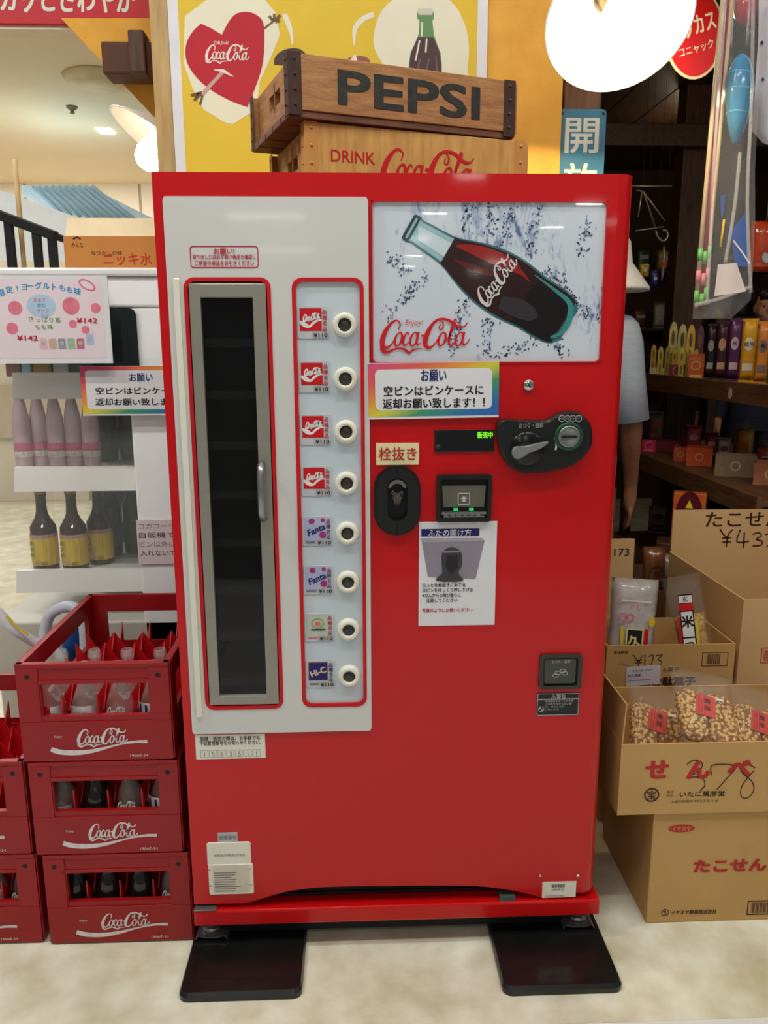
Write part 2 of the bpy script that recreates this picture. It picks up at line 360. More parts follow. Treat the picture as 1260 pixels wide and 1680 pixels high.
# mall side: ceiling, bulkhead, back wall
zc = 3.0
m = MB(); m.bb(-9, wx0, .95, 8.45, zc, zc+.05, CEIL); struct(m, 'ceiling')
m = MB(); zb = P(100, 262, Y=8.4).z
m.bb(-9, .2, 8.4, 8.6, 1.6, zb, mat('beige_bulkhead', (230, 218, 196), .7, var=.02, scale=1.5))
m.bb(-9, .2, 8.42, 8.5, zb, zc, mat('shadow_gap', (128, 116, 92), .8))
for u in (40, 228):
    x = P(u, 300, Y=8.4).x; m.bb(x-.012, x+.012, 8.392, 8.4, 1.6, zb, mat('panel_seam', (168, 156, 128), .8))
struct(m, 'wall_mall')
m = MB(); m.bb(-9, .2, 8.6, 8.7, 0, 1.6, mat('beige_lower_wall', (196, 180, 146), .7, var=.03)); struct(m, 'wall_mall_lower')
# ochre gable piece under the red banner, in front of it two timber beam ends
fr = Fr((0, .96, 0))
def q(u, v, Y): p = P(u, v, Y=Y); return (p.x, p.z)
m = MB(); m.prism(fr, [q(100, 30, .96), q(300, 30, .96), q(300, 235, .96), q(272, 212, .96)], -.05, 0, ORANGE); struct(m, 'trim_4')
m = MB(); fr = Fr((0, .9, 0)); x0, z1 = q(172, 76, .9); x1, z0 = q(290, 130, .9)
m.bb(x0, x1, .86, .95, z0, z1, mat('beam_end_timber', (96, 58, 36), .7, rgb2=(70, 42, 26), scale=6), .006)
xa, _ = q(220, 80, .9); xb, _ = q(246, 80, .9); m.bb(xa, xb, .84, .9, z0-.002, z1+.02, DKWOOD, .004)
struct(m, 'trim_5')
# fascia strip below the banner
m = MB(); _, z1 = q(100, 39, .99); _, z0 = q(100, 51, .99); m.bb(-2.2, wx0-.012, .98, 1.04, z0, z1, mat('pale_rail', (214, 200, 176), .6)); struct(m, 'trim_6')

# ---- ceiling fittings of the mall
c = P(165, 130, Z=zc-.01)
m = MB(); m.lathe([(0, -.05), (.16, -.05), (.17, -.035), (.23, -.035), (.25, -.01), (.25, 0), (0, 0)], mat('vent_cream', (206, 192, 158), .6), (c.x, c.y, zc-.001), 32)
tag(m.build('ceiling_diffuser', loc=(c.x, c.y, zc)), 'round cream air diffuser on the mall ceiling beside the brown beam ends', 'vent')
c = P(173, 215, Z=zc-.005)
m = MB(); m.box((c.x, c.y, zc-.006), (.12, .18, .012), mat('downlight_lit', (255, 250, 240), .5, emit=6)); 
tag(m.build('ceiling_downlight', loc=(c.x, c.y, zc)), 'small square lit downlight flush in the mall ceiling', 'light')
c = P(118, 177, Z=zc-.01)
m = MB(); m.lathe([(0, -.05), (.02, -.05), (.012, -.03), (.04, -.012), (.045, 0), (0, 0)], mat('sprinkler_grey', (140, 128, 106), .5), (c.x, c.y, zc-.001), 14)
tag(m.build('ceiling_sprinkler', loc=(c.x, c.y, zc)), 'tiny grey sprinkler head dotting the mall ceiling', 'sprinkler')
# ============================================================ vending machine
MF = Fr((0, 0, 0)); ZB, ZT, HW = .06, 1.459, .40
def k(u, v): p = P(u, v, Y=0); return (p.x, p.z)
def kb(u0, v0, u1, v1):
    a, b = k(u0, v0), k(u1, v1); return (a[0], b[1], b[0], a[1])      # x0, z0, x1, z1
def kp(pts): return [k(u, v) for u, v in pts]
vm = thing('vending_machine', 'tall glossy red vending machine with a narrow bottle door and bottle picture', 'vending machine', (0, .3, 0))
GD = (-.352, .523, -.2165, 1.289)       # bottle door recess
AD = (-.043, 1.1515, .3535, 1.4165)     # picture recess
SL = kb(479, 463, 597, 1157)            # selector recess
SL = (-.1725, .5245, -.061, 1.2885)
m = MB()
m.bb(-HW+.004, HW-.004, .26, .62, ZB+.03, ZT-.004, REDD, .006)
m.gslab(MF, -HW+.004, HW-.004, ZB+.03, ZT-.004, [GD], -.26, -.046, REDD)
m.build('cabinet', vm)
# door panel with recesses, rounded right edge and the arched kick gap
m = MB(); RX = .370; zl = .178
m.gslab(MF, -HW, RX, zl, ZT, [GD, AD], -.04, 0, RED)
tf = Fr((0, 0, zl), (1, 0, 0), (0, 1, 0))
edge = [(RX, 0)]+[(RX+.030*math.sin(R(a)), .030-.030*math.cos(R(a))) for a in range(10, 91, 10)]+[(HW, .04), (RX, .04)]
m.prism(tf, edge, 0, ZT-zl, RED); tf0 = Fr((0, 0, .106), (1, 0, 0), (0, 1, 0)); m.prism(tf0, edge, 0, zl-.106, RED)
arch = [(-HW, .105)]+[(p[0], p[1]) for p in spline([k(u, v) for u, v in ((405, 1482), (440, 1471), (480, 1461), (535, 1455), (640, 1453), (760, 1453), (815, 1457), (860, 1465), (893, 1474))], 4)]+[(RX, .107)]
for a, b_ in zip(arch, arch[1:]): m.prism(MF, [a, b_, (b_[0], zl), (a[0], zl)], -.04, 0, RED)
m.build('door_panel', vm)
m = MB(); m.bb(-.31, .31, .03, .05, .095, .175, mat('vent_and_shade_black', (10, 10, 10), .7))
for i in range(5): m.bb(-.31, .31, .026, .03, .100+.014*i, .104+.014*i, BLACK)
m.build('kick_vent', vm)
m = MB(); x0, z0, x1, z1 = kb(820, 1470, 845, 1477); m.bb(x0, x1, -.004, .03, z0, z1, mat('green_grey_tab', (66, 82, 74), .5)); m.build('vent_tab', vm)
m = MB(); m.bb(-HW-.001, HW+.007, -.008, .6, ZB, ZB+.034, RED, .004); m.build('plinth', vm)
m = MB(); x0, z0, x1, z1 = kb(319, 1486, 356, 1490); m.bb(x0, x1, -.009, .01, .0955, .099, GREYM); m.build('hinge', vm)
for sx, y in ((-1, .035), (1, .035), (-1, .55), (1, .55)):
    m = MB(); x = sx*.375; m.tube([(x, y, .0275), (x, y, .062)], .011, GREYM, 12); m.lathe([(0, .0), (.02, 0), (.02, .008), (0, .008)], GREYM, (x, y, .0245), 14); lg = m.build('levelling_foot', vm)
    if y < .1:
        m = MB(); a = [(-.032, .0), (-.026, .008), (-.012, .004), (.012, .004), (.026, .008), (.032, .0)]
        m.prism(Fr((x-sx*.004, y-.02, .0185)), [(p, z+.0025) for p, z in a]+[(p, z) for p, z in a[::-1]], -.04, .01, GREYM); m.build('foot_bracket', lg)
m = MB(); m.bb(-.362, .362, .028, .036, .018, ZB+.002, mat('vent_and_shade_black', (10, 10, 10), .7)); m.build('shade_panel', vm)  # black panel added to stand in for the contact shadow under the plinth
# white panel
WX0, WZ0, WX1, WZ1 = -.3835, .470, -.048, 1.421
m = MB(); m.gslab(MF, WX0+.008, WX1-.008, WZ0, WZ1, [GD, SL], 0, .005, WHITE_P)
for xa, xb in ((WX0, WX0+.008), (WX1-.008, WX1)): m.prism(MF, [(xa+(.003 if xa == WX0 else 0), WZ0), (xb-(.003 if xb == WX1 else 0), WZ0), (xb, WZ0+.006), (xb, WZ1-.006), (xb-(.003 if xb == WX1 else 0), WZ1), (xa+(.003 if xa == WX0 else 0), WZ1), (xa, WZ1-.006), (xa, WZ0+.006)], 0, .005, WHITE_P)
wp = m.build('front_panel', vm); wp['label'] = 'glossy white panel'
for H in (GD, SL):
    m = MB(); e = .0045
    m.ring(MF, rr(H[0]-e, H[1]-e, H[2]+e, H[3]+e, .017), rr(H[0]+.002, H[1]+.002, H[2]-.002, H[3]-.002, .012), -.004, .0062, I_RED); m.build('red_outline', wp)
m = MB(); m.prism(MF, rr(-.3725, .505, -.3625, 1.292, .004), .005, .011, IVORY, .002); m.build('hinge_cover', wp)
m = MB(); x0, z0, x1, z1 = kb(312, 404, 425, 440)
m.ring(MF, rr(x0, z0, x1, z1, .005), rr(x0+.0015, z0+.0015, x1-.0015, z1-.0015, .004), .005, .0056, I_CRIM); cx = (x0+x1)/2
m.text(MF, 'お願い!', cx, z1-.0085, .011, I_CRIM, .0055, bold=.02); m.text(MF, '取り出し口は必ず開け商品を確認し', cx, z0+.0175, .0085, I_CRIM, .0055, w=.104, bold=.015); m.text(MF, 'ご希望の商品をお引きください', cx, z0+.0075, .0085, I_CRIM, .0055, w=.098, bold=.015)
m.build('request_print', wp)
# bottle door
m = MB(); x0, z0, x1, z1 = GD
gl = kb(328, 490, 415, 490); IX0, IX1, IZ0, IZ1 = -.331, -.2415, .5455, 1.2605
for a in ((x0+.004, x1-.004, IZ1, z1-.004), (x0+.004, x1-.004, z0+.004, IZ0)): m.bb(a[0], a[1], -.006, .0121, a[2], a[3], TAUPE, .003)
m.bb(x0+.004, IX0+.001, -.0059, .012, z0+.006, z1-.006, TAUPE); m.bb(IX1-.001, x1-.004, -.0059, .012, z0+.006, z1-.006, TAUPE)
dr = m.build('bottle_door', vm); dr['label'] = 'narrow grey metal framed glass bottle door'
m = MB(); m.bb(IX0-.002, IX1+.002, .002, .005, IZ0-.002, IZ1+.002, mat('tinted_glass', (14, 15, 15), .03, alpha=.5, spec=.6)); m.build('door_glass', dr)
m = MB(); hx, hz0 = k(433, 848); _, hz1 = k(433, 760)
m.tube([(hx, -.004, hz1), (hx, -.02, hz1-.002), (hx, -.028, hz1-.012), (hx, -.028, hz0+.012), (hx, -.02, hz0+.002), (hx, -.004, hz0)], .0065, GREYM, 10); m.build('door_handle', dr)
m = MB(); m.bb(x0+.001, x1-.001, .255, .259, z0+.001, z1-.001, DARK); m.bb(x0+.001, x0+.004, .02, .256, z0, z1, DARK); m.bb(x1-.004, x1-.001, .02, .256, z0, z1, DARK); m.bb(x0, x1, .02, .256, z1-.004, z1-.001, DARK); m.bb(x0, x1, .02, .256, z0+.001, z0+.004, DARK); m.build('bottle_bay', vm)
for i in range(8):
    z = IZ0+.012+(IZ1-IZ0)*i/8
    m = MB(); m.bb(x0+.006, x1-.006, .03, .25, z, z+.006, mat('rack_grey', (96, 98, 94), .45)); m.bb(x0+.006, x1-.006, .026, .03, z-.004, z+.011, mat('rack_grey', (96, 98, 94), .45)); m.build('bottle_rack', vm)
# selector
m = MB(); m.bb(SL[0], SL[2], -.001, .003, SL[1], SL[3], PALEBL); sp = m.build('selector_panel', vm)
def product(i, z, kind):
    zz = z; fr = Fr((-.1425, -.001, z+.004)); m = MB(); w_, h_ = .0268, .027
    m.prism(fr, rr(-w_, -h_, w_, h_, .004), 0, .0015, mat('card_silver', (188, 194, 196), .3), .0004)
    N = .0019
    if kind == 'coke':
        m.rect(fr, -.0225, -.014, .0145, .0235, I_RED, N); m.logo(fr, -.003, .0085, .030, I_WHT, N+.0003, rot=.12, hs=1.25)
        m.stroke(fr, spline([(-.0225, .0015, .004), (-.014, -.004, .0075), (-.006, -.0065, .004), (.0, -.001, .004), (.008, .004, .004), (.0145, .004, .002)], 5), I_WHT, N+.0003); tc = I_CRIM
    elif kind == 'fanta':
        m.rect(fr, -.0235, -.018, .0145, .0235, mat('ink_lilac', (170, 176, 206), .5), N)
        for cx, cy, r_ in ((-.010, .018, .0055), (.010, .020, .004), (.0095, -.007, .0065)): m.flat(fr, ell(cx, cy, r_, k=14), mat('ink_grape', (160, 40, 120), .5), N+.0002)
        m.text(fr, 'Fanta', -.003, .003, .0165, I_NAVY, N+.0004, w=.033, bold=.045, shear=.2, rot=.42); m.rect(fr, -.022, -.019, -.004, -.0225, I_GRY, N+.0002)
        tc = I_PURP
    elif kind == 'leaf':
        m.rect(fr, -.0235, -.018, .0145, .0235, mat('ink_pale_green', (186, 192, 176), .5), N)
        m.ring(fr, ell(-.003, .008, .012, .010), ell(-.003, .008, .0095, .0075), N, N+.0003, mat('ink_leaf', (140, 160, 110), .5)); m.flat(fr, ell(-.003, .007, .0055, .0045), mat('ink_salmon', (220, 110, 90), .5), N+.0004)
        m.rect(fr, -.015, -.0055, .011, -.0025, mat('ink_dark_green', (40, 50, 40), .5), N+.0005); m.rect(fr, -.02, -.022, -.003, -.019, I_PINK, N); tc = I_RED
    else:
        m.rect(fr, -.0225, -.013, .0145, .0235, mat('ink_orange_edge', (190, 120, 90), .5), N); m.rect(fr, -.021, -.012, .013, .0225, I_NAVY, N+.0002)
        m.text(fr, 'Hi-C', -.004, .005, .0165, mat('ink_peach', (226, 196, 176), .5), N+.0005, w=.029, bold=.05, rot=.35); m.rect(fr, -.02, -.022, -.003, -.018, I_GRY, N); tc = I_NAVY
    for j in range(4): m.text(fr, '品種名'[j % 3], .0195, .0175-.0095*j, .0085, tc, N+.0001, bold=.02)
    m.rect(fr, -.002, -.0255, .0255, -.016, I_LGR, N+.0004); m.text(fr, '¥110', .012, -.0207, .0092, I_BLK, N+.0008, w=.0235, bold=.03)
    m.build('product_label', sp)['label'] = {'coke': 'red product label with white script', 'fanta': 'lilac product label with grapes', 'leaf': 'pale product label with green ring', 'hic': 'navy product label with peach letters'}[kind]
    m = MB(); c = (-.089, -.001, z)
    m.lathe([(.011, .002), (.0115, .011), (.014, .012), (.0185, .011), (.0205, .007), (.0205, 0)], IVORY, c, 28, (0, -1, 0)); bt = m.build('push_button', sp)
    m = MB(); m.lathe([(0, .009), (.007, .008), (.0112, .005), (.0115, 0)], mat('button_lens', (58, 56, 52), .25, var=.25, scale=120), c, 22, (0, -1, 0)); m.build('button_lens', bt)
for i in range(8): product(i, 1.216-(1.216-.581)*i/7, ['coke']*4+['fanta']*2+['leaf', 'hic'] and (['coke']*4+['fanta']*2+['leaf', 'hic'])[i])

# bottle picture (a printed translucent sheet)
SPL = bpy.data.materials.new('picture_splash_print'); SPL.use_nodes = True; nt = SPL.node_tree; N_ = nt.nodes; L_ = nt.links
b = N_['Principled BSDF']; b.inputs['Roughness'].default_value = .12; b.inputs['Coat Weight'].default_value = .6; b.inputs['Coat Roughness'].default_value = .02
tc = N_.new('ShaderNodeTexCoord'); mp = N_.new('ShaderNodeMapping'); mp.inputs['Rotation'].default_value = (0, R(-35), 0); mp.inputs['Scale'].default_value = (26, 1, 9)
L_.new(tc.outputs['Object'], mp.inputs['Vector'])
def ramp(src, stops):
    c = N_.new('ShaderNodeValToRGB'); c.color_ramp.elements[0].position = stops[0][0]; c.color_ramp.elements[1].position = stops[1][0]
    for e, s_ in zip(c.color_ramp.elements, stops): e.color = (*s_[1], 1)
    L_.new(src, c.inputs['Fac']); return c.outputs['Color']
n1 = N_.new('ShaderNodeTexNoise'); n1.inputs['Scale'].default_value = 2.2; n1.inputs['Detail'].default_value = 10; n1.inputs['Roughness'].default_value = .72; n1.inputs['Distortion'].default_value = .8; L_.new(mp.outputs['Vector'], n1.inputs['Vector'])
n2 = N_.new('ShaderNodeTexNoise'); n2.inputs['Scale'].default_value = 5; n2.inputs['Detail'].default_value = 2; L_.new(tc.outputs['Object'], n2.inputs['Vector'])
mm = N_.new('ShaderNodeMath'); mm.operation = 'MULTIPLY'; L_.new(n1.outputs['Fac'], mm.inputs[0]); L_.new(n2.outputs['Fac'], mm.inputs[1])
col = ramp(mm.outputs[0], [(.30, lin((206, 214, 222))), (.40, lin((86, 106, 146)))])
e2 = [x for x in N_ if x.type == 'VALTORGB'][0].color_ramp.elements.new(.34); e2.color = (*lin((176, 192, 212)), 1)
L_.new(col, b.inputs['Base Color'])
PG = lambda n, c: mat('picture_'+n, c, .12, var=.02, coat=.6)
m = MB(); x0, z0, x1, z1 = AD; m.bb(x0+.001, x1-.001, .003, .006, z0+.001, z1-.001, SPL); pf = Fr((0, .003, 0)); 
def pz(zx, zy): return P(590+zx/3, 310+zy/3, Y=.003)
A0, A1 = pz(250, 190), pz(1010, 660); ax = V((A1.x-A0.x, 0, A1.z-A0.z)); BL = ax.length; ux = ax/BL
bf = Fr(A0, ux, V((0, -1, 0)).cross(ux)); S = BL/893
prof = [(-8, 52), (0, 62), (24, 66), (40, 60), (80, 64), (180, 70), (235, 80), (300, 104), (380, 130), (470, 148), (560, 152), (640, 146), (700, 138), (780, 138), (840, 134), (885, 118), (915, 84)]
pr = spline(prof, 4)
def body(t0, t1, kk, off=0):
    a = [(t, h*kk+off) for t, h in pr if t0 <= t <= t1]; c = [(t, -h*kk+off) for t, h in pr if t0 <= t <= t1]
    return [(t*S, h*S) for t, h in a+c[::-1]]
m.flat(bf, body(-10, 920, 1), PG('teal_glass', (58, 112, 112)), .0004)
m.flat(bf, body(-4, 232, .84), PG('pale_glass', (150, 186, 192)), .0007)
m.flat(bf, [(30*S, 26*S), (225*S, 40*S), (225*S, -34*S), (60*S, -30*S)], PG('glass_white', (200, 216, 222)), .0009)
m.ring(bf, rr(-14*S, -66*S, 24*S, 66*S, 14*S), rr(0, -54*S, 12*S, 54*S, 6*S), .0005, .0011, PG('dark_teal', (24, 58, 62)))
m.flat(bf, [(x, y) for x, y in body(205, 890, .93)], PG('cola', (44, 14, 14)), .001)
m.stroke(bf, [(t*S, o*S, w_*S) for t, o, w_ in spline([(235, 40, 8), (300, 62, 40), (400, 84, 64), (500, 96, 56), (580, 92, 20), (630, 80, 4)], 5)], PG('cola_red', (150, 26, 20)), .0012)
m.stroke(bf, [(t*S, o*S, w_*S) for t, o, w_ in spline([(260, -20, 6), (330, -10, 26), (420, 10, 30), (520, 40, 10)], 5)], PG('cola_mid', (88, 20, 18)), .0012)
m.flat(bf, body(655, 880, .80, -18), PG('cola_dark', (18, 12, 14)), .0013)
m.stroke(bf, [(t*S, o*S, w_*S) for t, o, w_ in spline([(560, -80, 60), (640, -60, 90), (720, -50, 70), (760, -48, 10)], 4)], PG('cola_grey', (52, 46, 50)), .0015)
m.stroke(bf, [(t*S, o*S, w_*S) for t, o, w_ in spline([(640, 118, 6), (760, 108, 14), (860, 92, 26), (900, 30, 30), (905, -40, 22), (870, -96, 14)], 5)], PG('teal_rim', (56, 140, 132)), .0016)
lg = pz(675, 450); m.logo(Fr((lg.x, .003, lg.z)), 0, 0, 262/3*.00107, PG('logo_white', (214, 208, 204)), .0019, rot=R(51), hs=1.15, fat=1.15)
lg = pz(318, 725); m.logo(Fr((lg.x, .003, lg.z)), 0, 0, .1585, PG('logo_red', (206, 22, 34)), .0019, hs=1.12)
lg = pz(268, 655); m.text(pf, 'Enjoy!', lg.x, lg.z, .0125, PG('logo_red', (206, 22, 34)), .0019, w=.031, shear=.2)
rs = random.Random(4)
for (sx, sy, ex, ey, n_) in ((540, 60, 520, 200, 9), (650, 60, 640, 210, 12), (770, 80, 700, 260, 12), (1130, 140, 1090, 330, 12), (880, 80, 830, 330, 14), (160, 340, 240, 420, 10), (330, 430, 130, 620, 16), (520, 540, 440, 820, 16), (640, 640, 620, 840, 12), (860, 740, 640, 850, 16), (950, 740, 1020, 840, 9), (1080, 590, 1160, 630, 9), (1010, 470, 1060, 560, 8), (900, 400, 1010, 460, 9)):
    for j in range(n_*4):
        t = rs.random(); cx, cy = sx+(ex-sx)*t+rs.gauss(0, 17), sy+(ey-sy)*t+rs.gauss(0, 17)
        if not (85 < cx < 1180 and 70 < cy < 830): continue
        p = pz(cx, cy); a = rs.gauss(1.0, .8); ln = rs.uniform(.0006, .0028)
        m.stroke(Fr((p.x, .003, p.z)).sub(0, 0, 0, a), spline([(-ln, 0, .0003), (0, rs.gauss(0, .0005), rs.uniform(.0006, .0022)), (ln, rs.gauss(0, .0006), .0003)], 3), PG('splash_%d' % (j % 3), ((78, 96, 134), (120, 140, 172), (52, 64, 94))[j % 3]), .0006)
pic = m.build('bottle_picture', vm); pic['label'] = 'lit picture panel of a bottle in splashing water'
m = MB(); m.ring(MF, rr(AD[0]-.001, AD[1]-.001, AD[2]+.001, AD[3]+.001, .009), rr(AD[0]+.002, AD[1]+.002, AD[2]-.002, AD[3]-.002, .008), -.003, .0015, RED); m.build('picture_frame', vm)

# lock
c = k(867, 632); m = MB(); m.lathe([(0, .006), (.008, .006), (.0095, .004), (.0105, 0)], CHROME, (c[0], 0, c[1]), 20, (0, -1, 0)); m.box((c[0], -.0063, c[1]), (.002, .001, .009), BLACK, 0, Matrix.Rotation(R(-30), 3, 'Y')); m.build('door_lock', vm)
# display
x0, z0, x1, z1 = kb(713, 705, 810, 741); m = MB(); m.bb(x0, x1, -.003, 0, z0, z1, mat('display_black', (14, 16, 20), .12, coat=.5), .001)
m.text(Fr((0, -.003, 0)), '販売中', x1-.0165, z1-.0095, .0125, mat('display_green_lit', (120, 235, 40), .4, emit=1.1), .0005, w=.027, bold=.02)
m.lathe([(0, .001), (.004, .0008), (.0045, 0)], mat('sensor', (44, 46, 48), .3), (x0+.006, -.003, z0+.009), 12, (0, -1, 0)); m.build('price_display', vm)
# coin mechanism
m = MB(); poly = spline([k(u, v) for u, v in ((816, 690), (850, 688), (893, 688), (915, 677), (942, 674), (962, 690), (968, 714), (962, 738), (935, 762), (890, 773), (852, 773), (826, 755), (815, 725))], 4, True)
m.prism(MF, poly, 0, .020, BLACK, .005); c = k(928, 714); co = (c[0], -.020, c[1]); f20 = Fr((0, -.020, 0))
m.text(f20, 'おつり・返却', *k(867, 696), .0095, I_LGR, .0006, w=.042)
for i in range(4): cc = k(917+9*i, 685); m.ring(f20, ell(*cc, .0058, k=16), ell(*cc, .0046, k=16), 0, .0008, I_LGR); m.text(f20, ['500', '100', '50', '10'][i], *cc, .004, I_LGR, .0006)
m.line(f20, [k(905, 716), k(908, 726), k(907, 736)], .003, I_WHT)
cmh = m.build('coin_mechanism', vm)
m = MB(); m.lathe([(.0195, 0), (.0195, .004), (.024, .005), (.0255, .002), (.0255, 0)], mat('green_ring', (22, 74, 48), .35), co, 28, (0, -1, 0)); m.build('coin_ring', cmh)
m = MB(); m.lathe([(0, .003), (.012, .0035), (.017, .006), (.0192, .005), (.0192, 0)], GREYM, co, 24, (0, -1, 0)); m.box((co[0], -.0235, co[2]), (.028, .002, .004), BLACK); m.build('coin_slot', cmh)
m = MB(); c = k(861, 734); m.lathe([(0, .003), (.028, .003), (.030, 0)], mat('gloss_black', (12, 12, 12), .2), (c[0], -.020, c[1]), 26, (0, -1, 0))
m.prism(f20, spline([k(u, v) for u, v in ((835, 738), (840, 730), (855, 729), (878, 724), (894, 722), (880, 733), (862, 740), (848, 749), (838, 748))], 3, True), .003, .012, mat('lever_grey', (122, 124, 122), .4), .002); m.build('return_lever', cmh)
# opener sign and opener
x0, z0, x1, z1 = kb(617, 727, 687, 762); m = MB(); m.bb(x0, x1, -.002, 0, z0, z1, CREAMP); m.text(Fr((0, -.002, 0)), '栓抜き', (x0+x1)/2, (z0+z1)/2, .025, I_BOXRED, .0005, w=.066, bold=.025); m.build('opener_label', vm)
x0, z0, x1, z1 = kb(613, 763, 689, 876); m = MB(); cx, cz = (x0+x1)/2, (z0+z1)/2; w2, h2 = (x1-x0)/2, (z1-z0)/2
inn = rr(cx-.0175, cz-.036, cx+.0175, cz+.041, .017, 8)
for a, b_, n0, n1 in ((1, .9, 0, .013),):
    m.ring(MF, rr(cx-w2, cz-h2, cx+w2, cz+h2, w2*.98, 8), inn, 0, .008, BLACK); m.ring(MF, rr(cx-w2+.004, cz-h2+.004, cx+w2-.004, cz+h2-.004, w2*.92, 8), inn, .008, .013, BLACK)
m.flat(MF, inn, mat('opener_pit', (8, 8, 8), .3), .0012); op = m.build('bottle_opener', vm)
m = MB(); arc = [(cx+.0145*math.cos(R(a)), cz+.020+.0145*math.sin(R(a)), .004+.003*math.sin(R(a))) for a in range(15, 166, 10)]
m.stroke(MF, arc, GREYM, .0105); m.stroke(MF, [(a, b_-.0, .002) for a, b_, _ in arc], GREYM, .0115)
m.prism(MF, spline([(cx-.013, cz+.014), (cx-.008, cz+.019), (cx, cz+.013), (cx+.008, cz+.019), (cx+.013, cz+.014), (cx+.009, cz+.002), (cx+.004, cz-.010), (cx-.004, cz-.010), (cx-.009, cz+.002)], 3, True), .001, .008, mat('worn_steel', (112, 106, 96), .35, metal=.85, var=.3, scale=90), .002)
for sx in (-1, 1): m.lathe([(0, .003), (.003, .002), (.0035, 0)], BLACK, (cx+sx*.008, -.008, cz+.010), 10, (0, -1, 0))
m.lathe([(0, .003), (.0025, .002), (.003, 0)], BLACK, (cx, -.008, cz-.006), 10, (0, -1, 0)); m.build('opener_jaw', op)
# note slot
x0, z0, x1, z1 = kb(716, 778, 804, 854); m = MB(); o_, i_ = rr(x0, z0, x1, z1, .005), rr(x0+.007, z0+.007, x1-.007, z1-.008, .003)
m.ring(MF, o_, i_, 0, .010, BLACK); m.flat(MF, i_, mat('slot_black', (14, 15, 15), .25), .001); bv = m.build('note_slot', vm)
m = MB(); cx = (x0+x1)/2
m.prism(MF, [(x0+.012, z0+.026), (x1-.012, z0+.026), (x1-.009, z1-.020), (x0+.009, z1-.020)], .001, .005, mat('slot_plate', (118, 114, 100), .3, metal=.5), .001)
f5 = Fr((0, -.005, 0)); m.text(f5, '千円札専用', cx, z1-.0265, .006, I_GRY, .0006, w=.05); m.ring(f5, rr(cx-.011, z0+.030, cx+.011, z0+.052, .003), rr(cx-.0095, z0+.0315, cx+.0095, z0+.0505, .002), 0, .0006, I_LGR); m.flat(f5, [(cx, z0+.047), (cx+.006, z0+.041), (cx+.003, z0+.041), (cx+.003, z0+.036), (cx-.003, z0+.036), (cx-.003, z0+.041), (cx-.006, z0+.041)], I_LGR, .0006)
m.build('slot_plate', bv)
m = MB(); m.bb(x0+.009, x1-.009, -.011, -.001, z0+.014, z0+.018, GREYM); m.bb(x0+.012, x1-.012, -.009, -.001, z0+.008, z0+.011, GREYM)
for i in range(6): m.bb(x0+.013+.0115*i, x0+.021+.0115*i, -.0105, -.001, z0+.011, z0+.0165, GREYM)
for sx in (-1, 1): m.box((cx+sx*.014, -.0045, z0+.022), (.008, .004, .004), mat('lamp_green_lit', (40, 190, 100), .4, emit=.7))
m.build('slot_lip', bv)
# coin return cup
x0, z0, x1, z1 = kb(885, 1073, 952, 1128); m = MB(); i_ = rr(x0+.008, z0+.006, x1-.008, z1-.007, .005)
m.ring(MF, rr(x0, z0, x1, z1, .007), i_, 0, .006, mat('cup_frame', (58, 58, 50), .3, metal=.3)); m.flat(MF, i_, mat('slot_black', (14, 15, 15), .25), .0006); cp = m.build('coin_return', vm)
m = MB(); m.prism(MF, rr(x0+.009, z0+.011, x1-.011, z1-.008, .004), .001, .0045, mat('cup_flap', (50, 52, 46), .2, coat=.5), .001); f6 = Fr((0, -.0045, 0)); cx = (x0+x1)/2
m.text(f6, 'おつり・返却', cx, z1-.014, .0068, I_LGR, .0006, w=.034)
for dx, dz in ((-.005, -.001), (.004, .003), (.008, -.002), (-.009, -.006)): m.ring(f6, ell(cx+dx, (z0+z1)/2+dz-.001, .0058, .004, 16), ell(cx+dx, (z0+z1)/2+dz-.001, .0048, .003, 16), 0, .0006, I_LGR)
m.build('coin_flap', cp)
# stickers
def sticker(u0, v0, u1, v1, name, mm_, lab=None, n=.001):
    x0, z0, x1, z1 = kb(u0, v0, u1, v1); m = MB(); m.bb(x0, x1, -n, 0, z0, z1, mm_); return m, Fr((0, -n, 0)), x0, z0, x1, z1
m, f, x0, z0, x1, z1 = sticker(881, 1137, 949, 1173, 'w', mat('sticker_black', (26, 27, 26), .35))
m.ring(f, rr(x0+.001, z0+.001, x1-.001, z1-.001, .002), rr(x0+.002, z0+.002, x1-.002, z1-.002, .0015), 0, .0004, I_LGR); cx = (x0+x1)/2
m.text(f, '⚠警告', cx, z1-.007, .0105, I_LGR, .0005, w=.028, bold=.03); m.line(f, [(x0+.001, z1-.0125), (x1-.001, z1-.0125)], .0007, I_LGR, k=1)
for i, t_ in enumerate(('転倒事故を防ぐため本機', 'には寄りかからない事', '又、ゆらしたり', 'しないこと')): m.text(f, t_, x0+.0165, z1-.0165-.0055*i, .005, I_LGR, .0005, align='l', w=(.053, .050, .036, .026)[i])
m.ring(f, ell(x0+.009, z0+.014, .0055, k=18), ell(x0+.009, z0+.014, .0045, k=18), 0, .0005, I_LGR); m.line(f, [(x0+.0055, z0+.0175), (x0+.0125, z0+.0105)], .001, I_LGR, k=1); m.build('warning_sticker', vm)
m, f, x0, z0, x1, z1 = sticker(320, 1206, 436, 1243, 'n', IVORY); cx = (x0+x1)/2
m.text(f, '故障・販売の際は、お手数でも', cx, z1-.0075, .0095, I_BLK, .0005, w=.112, bold=.015); m.text(f, '下記管理番号をお知らせください。', cx, z1-.0165, .0095, I_BLK, .0005, w=.115, bold=.015)
for i, t_ in enumerate('1563511'): xx = x0+.016+.0163*i; m.ring(f, rr(xx-.0075, z0+.003, xx+.0075, z0+.0185, .002), rr(xx-.0065, z0+.004, xx+.0065, z0+.0175, .0015), 0, .0004, I_LGR); m.text(f, t_, xx, z0+.0105, .014, I_GRY, .0005)
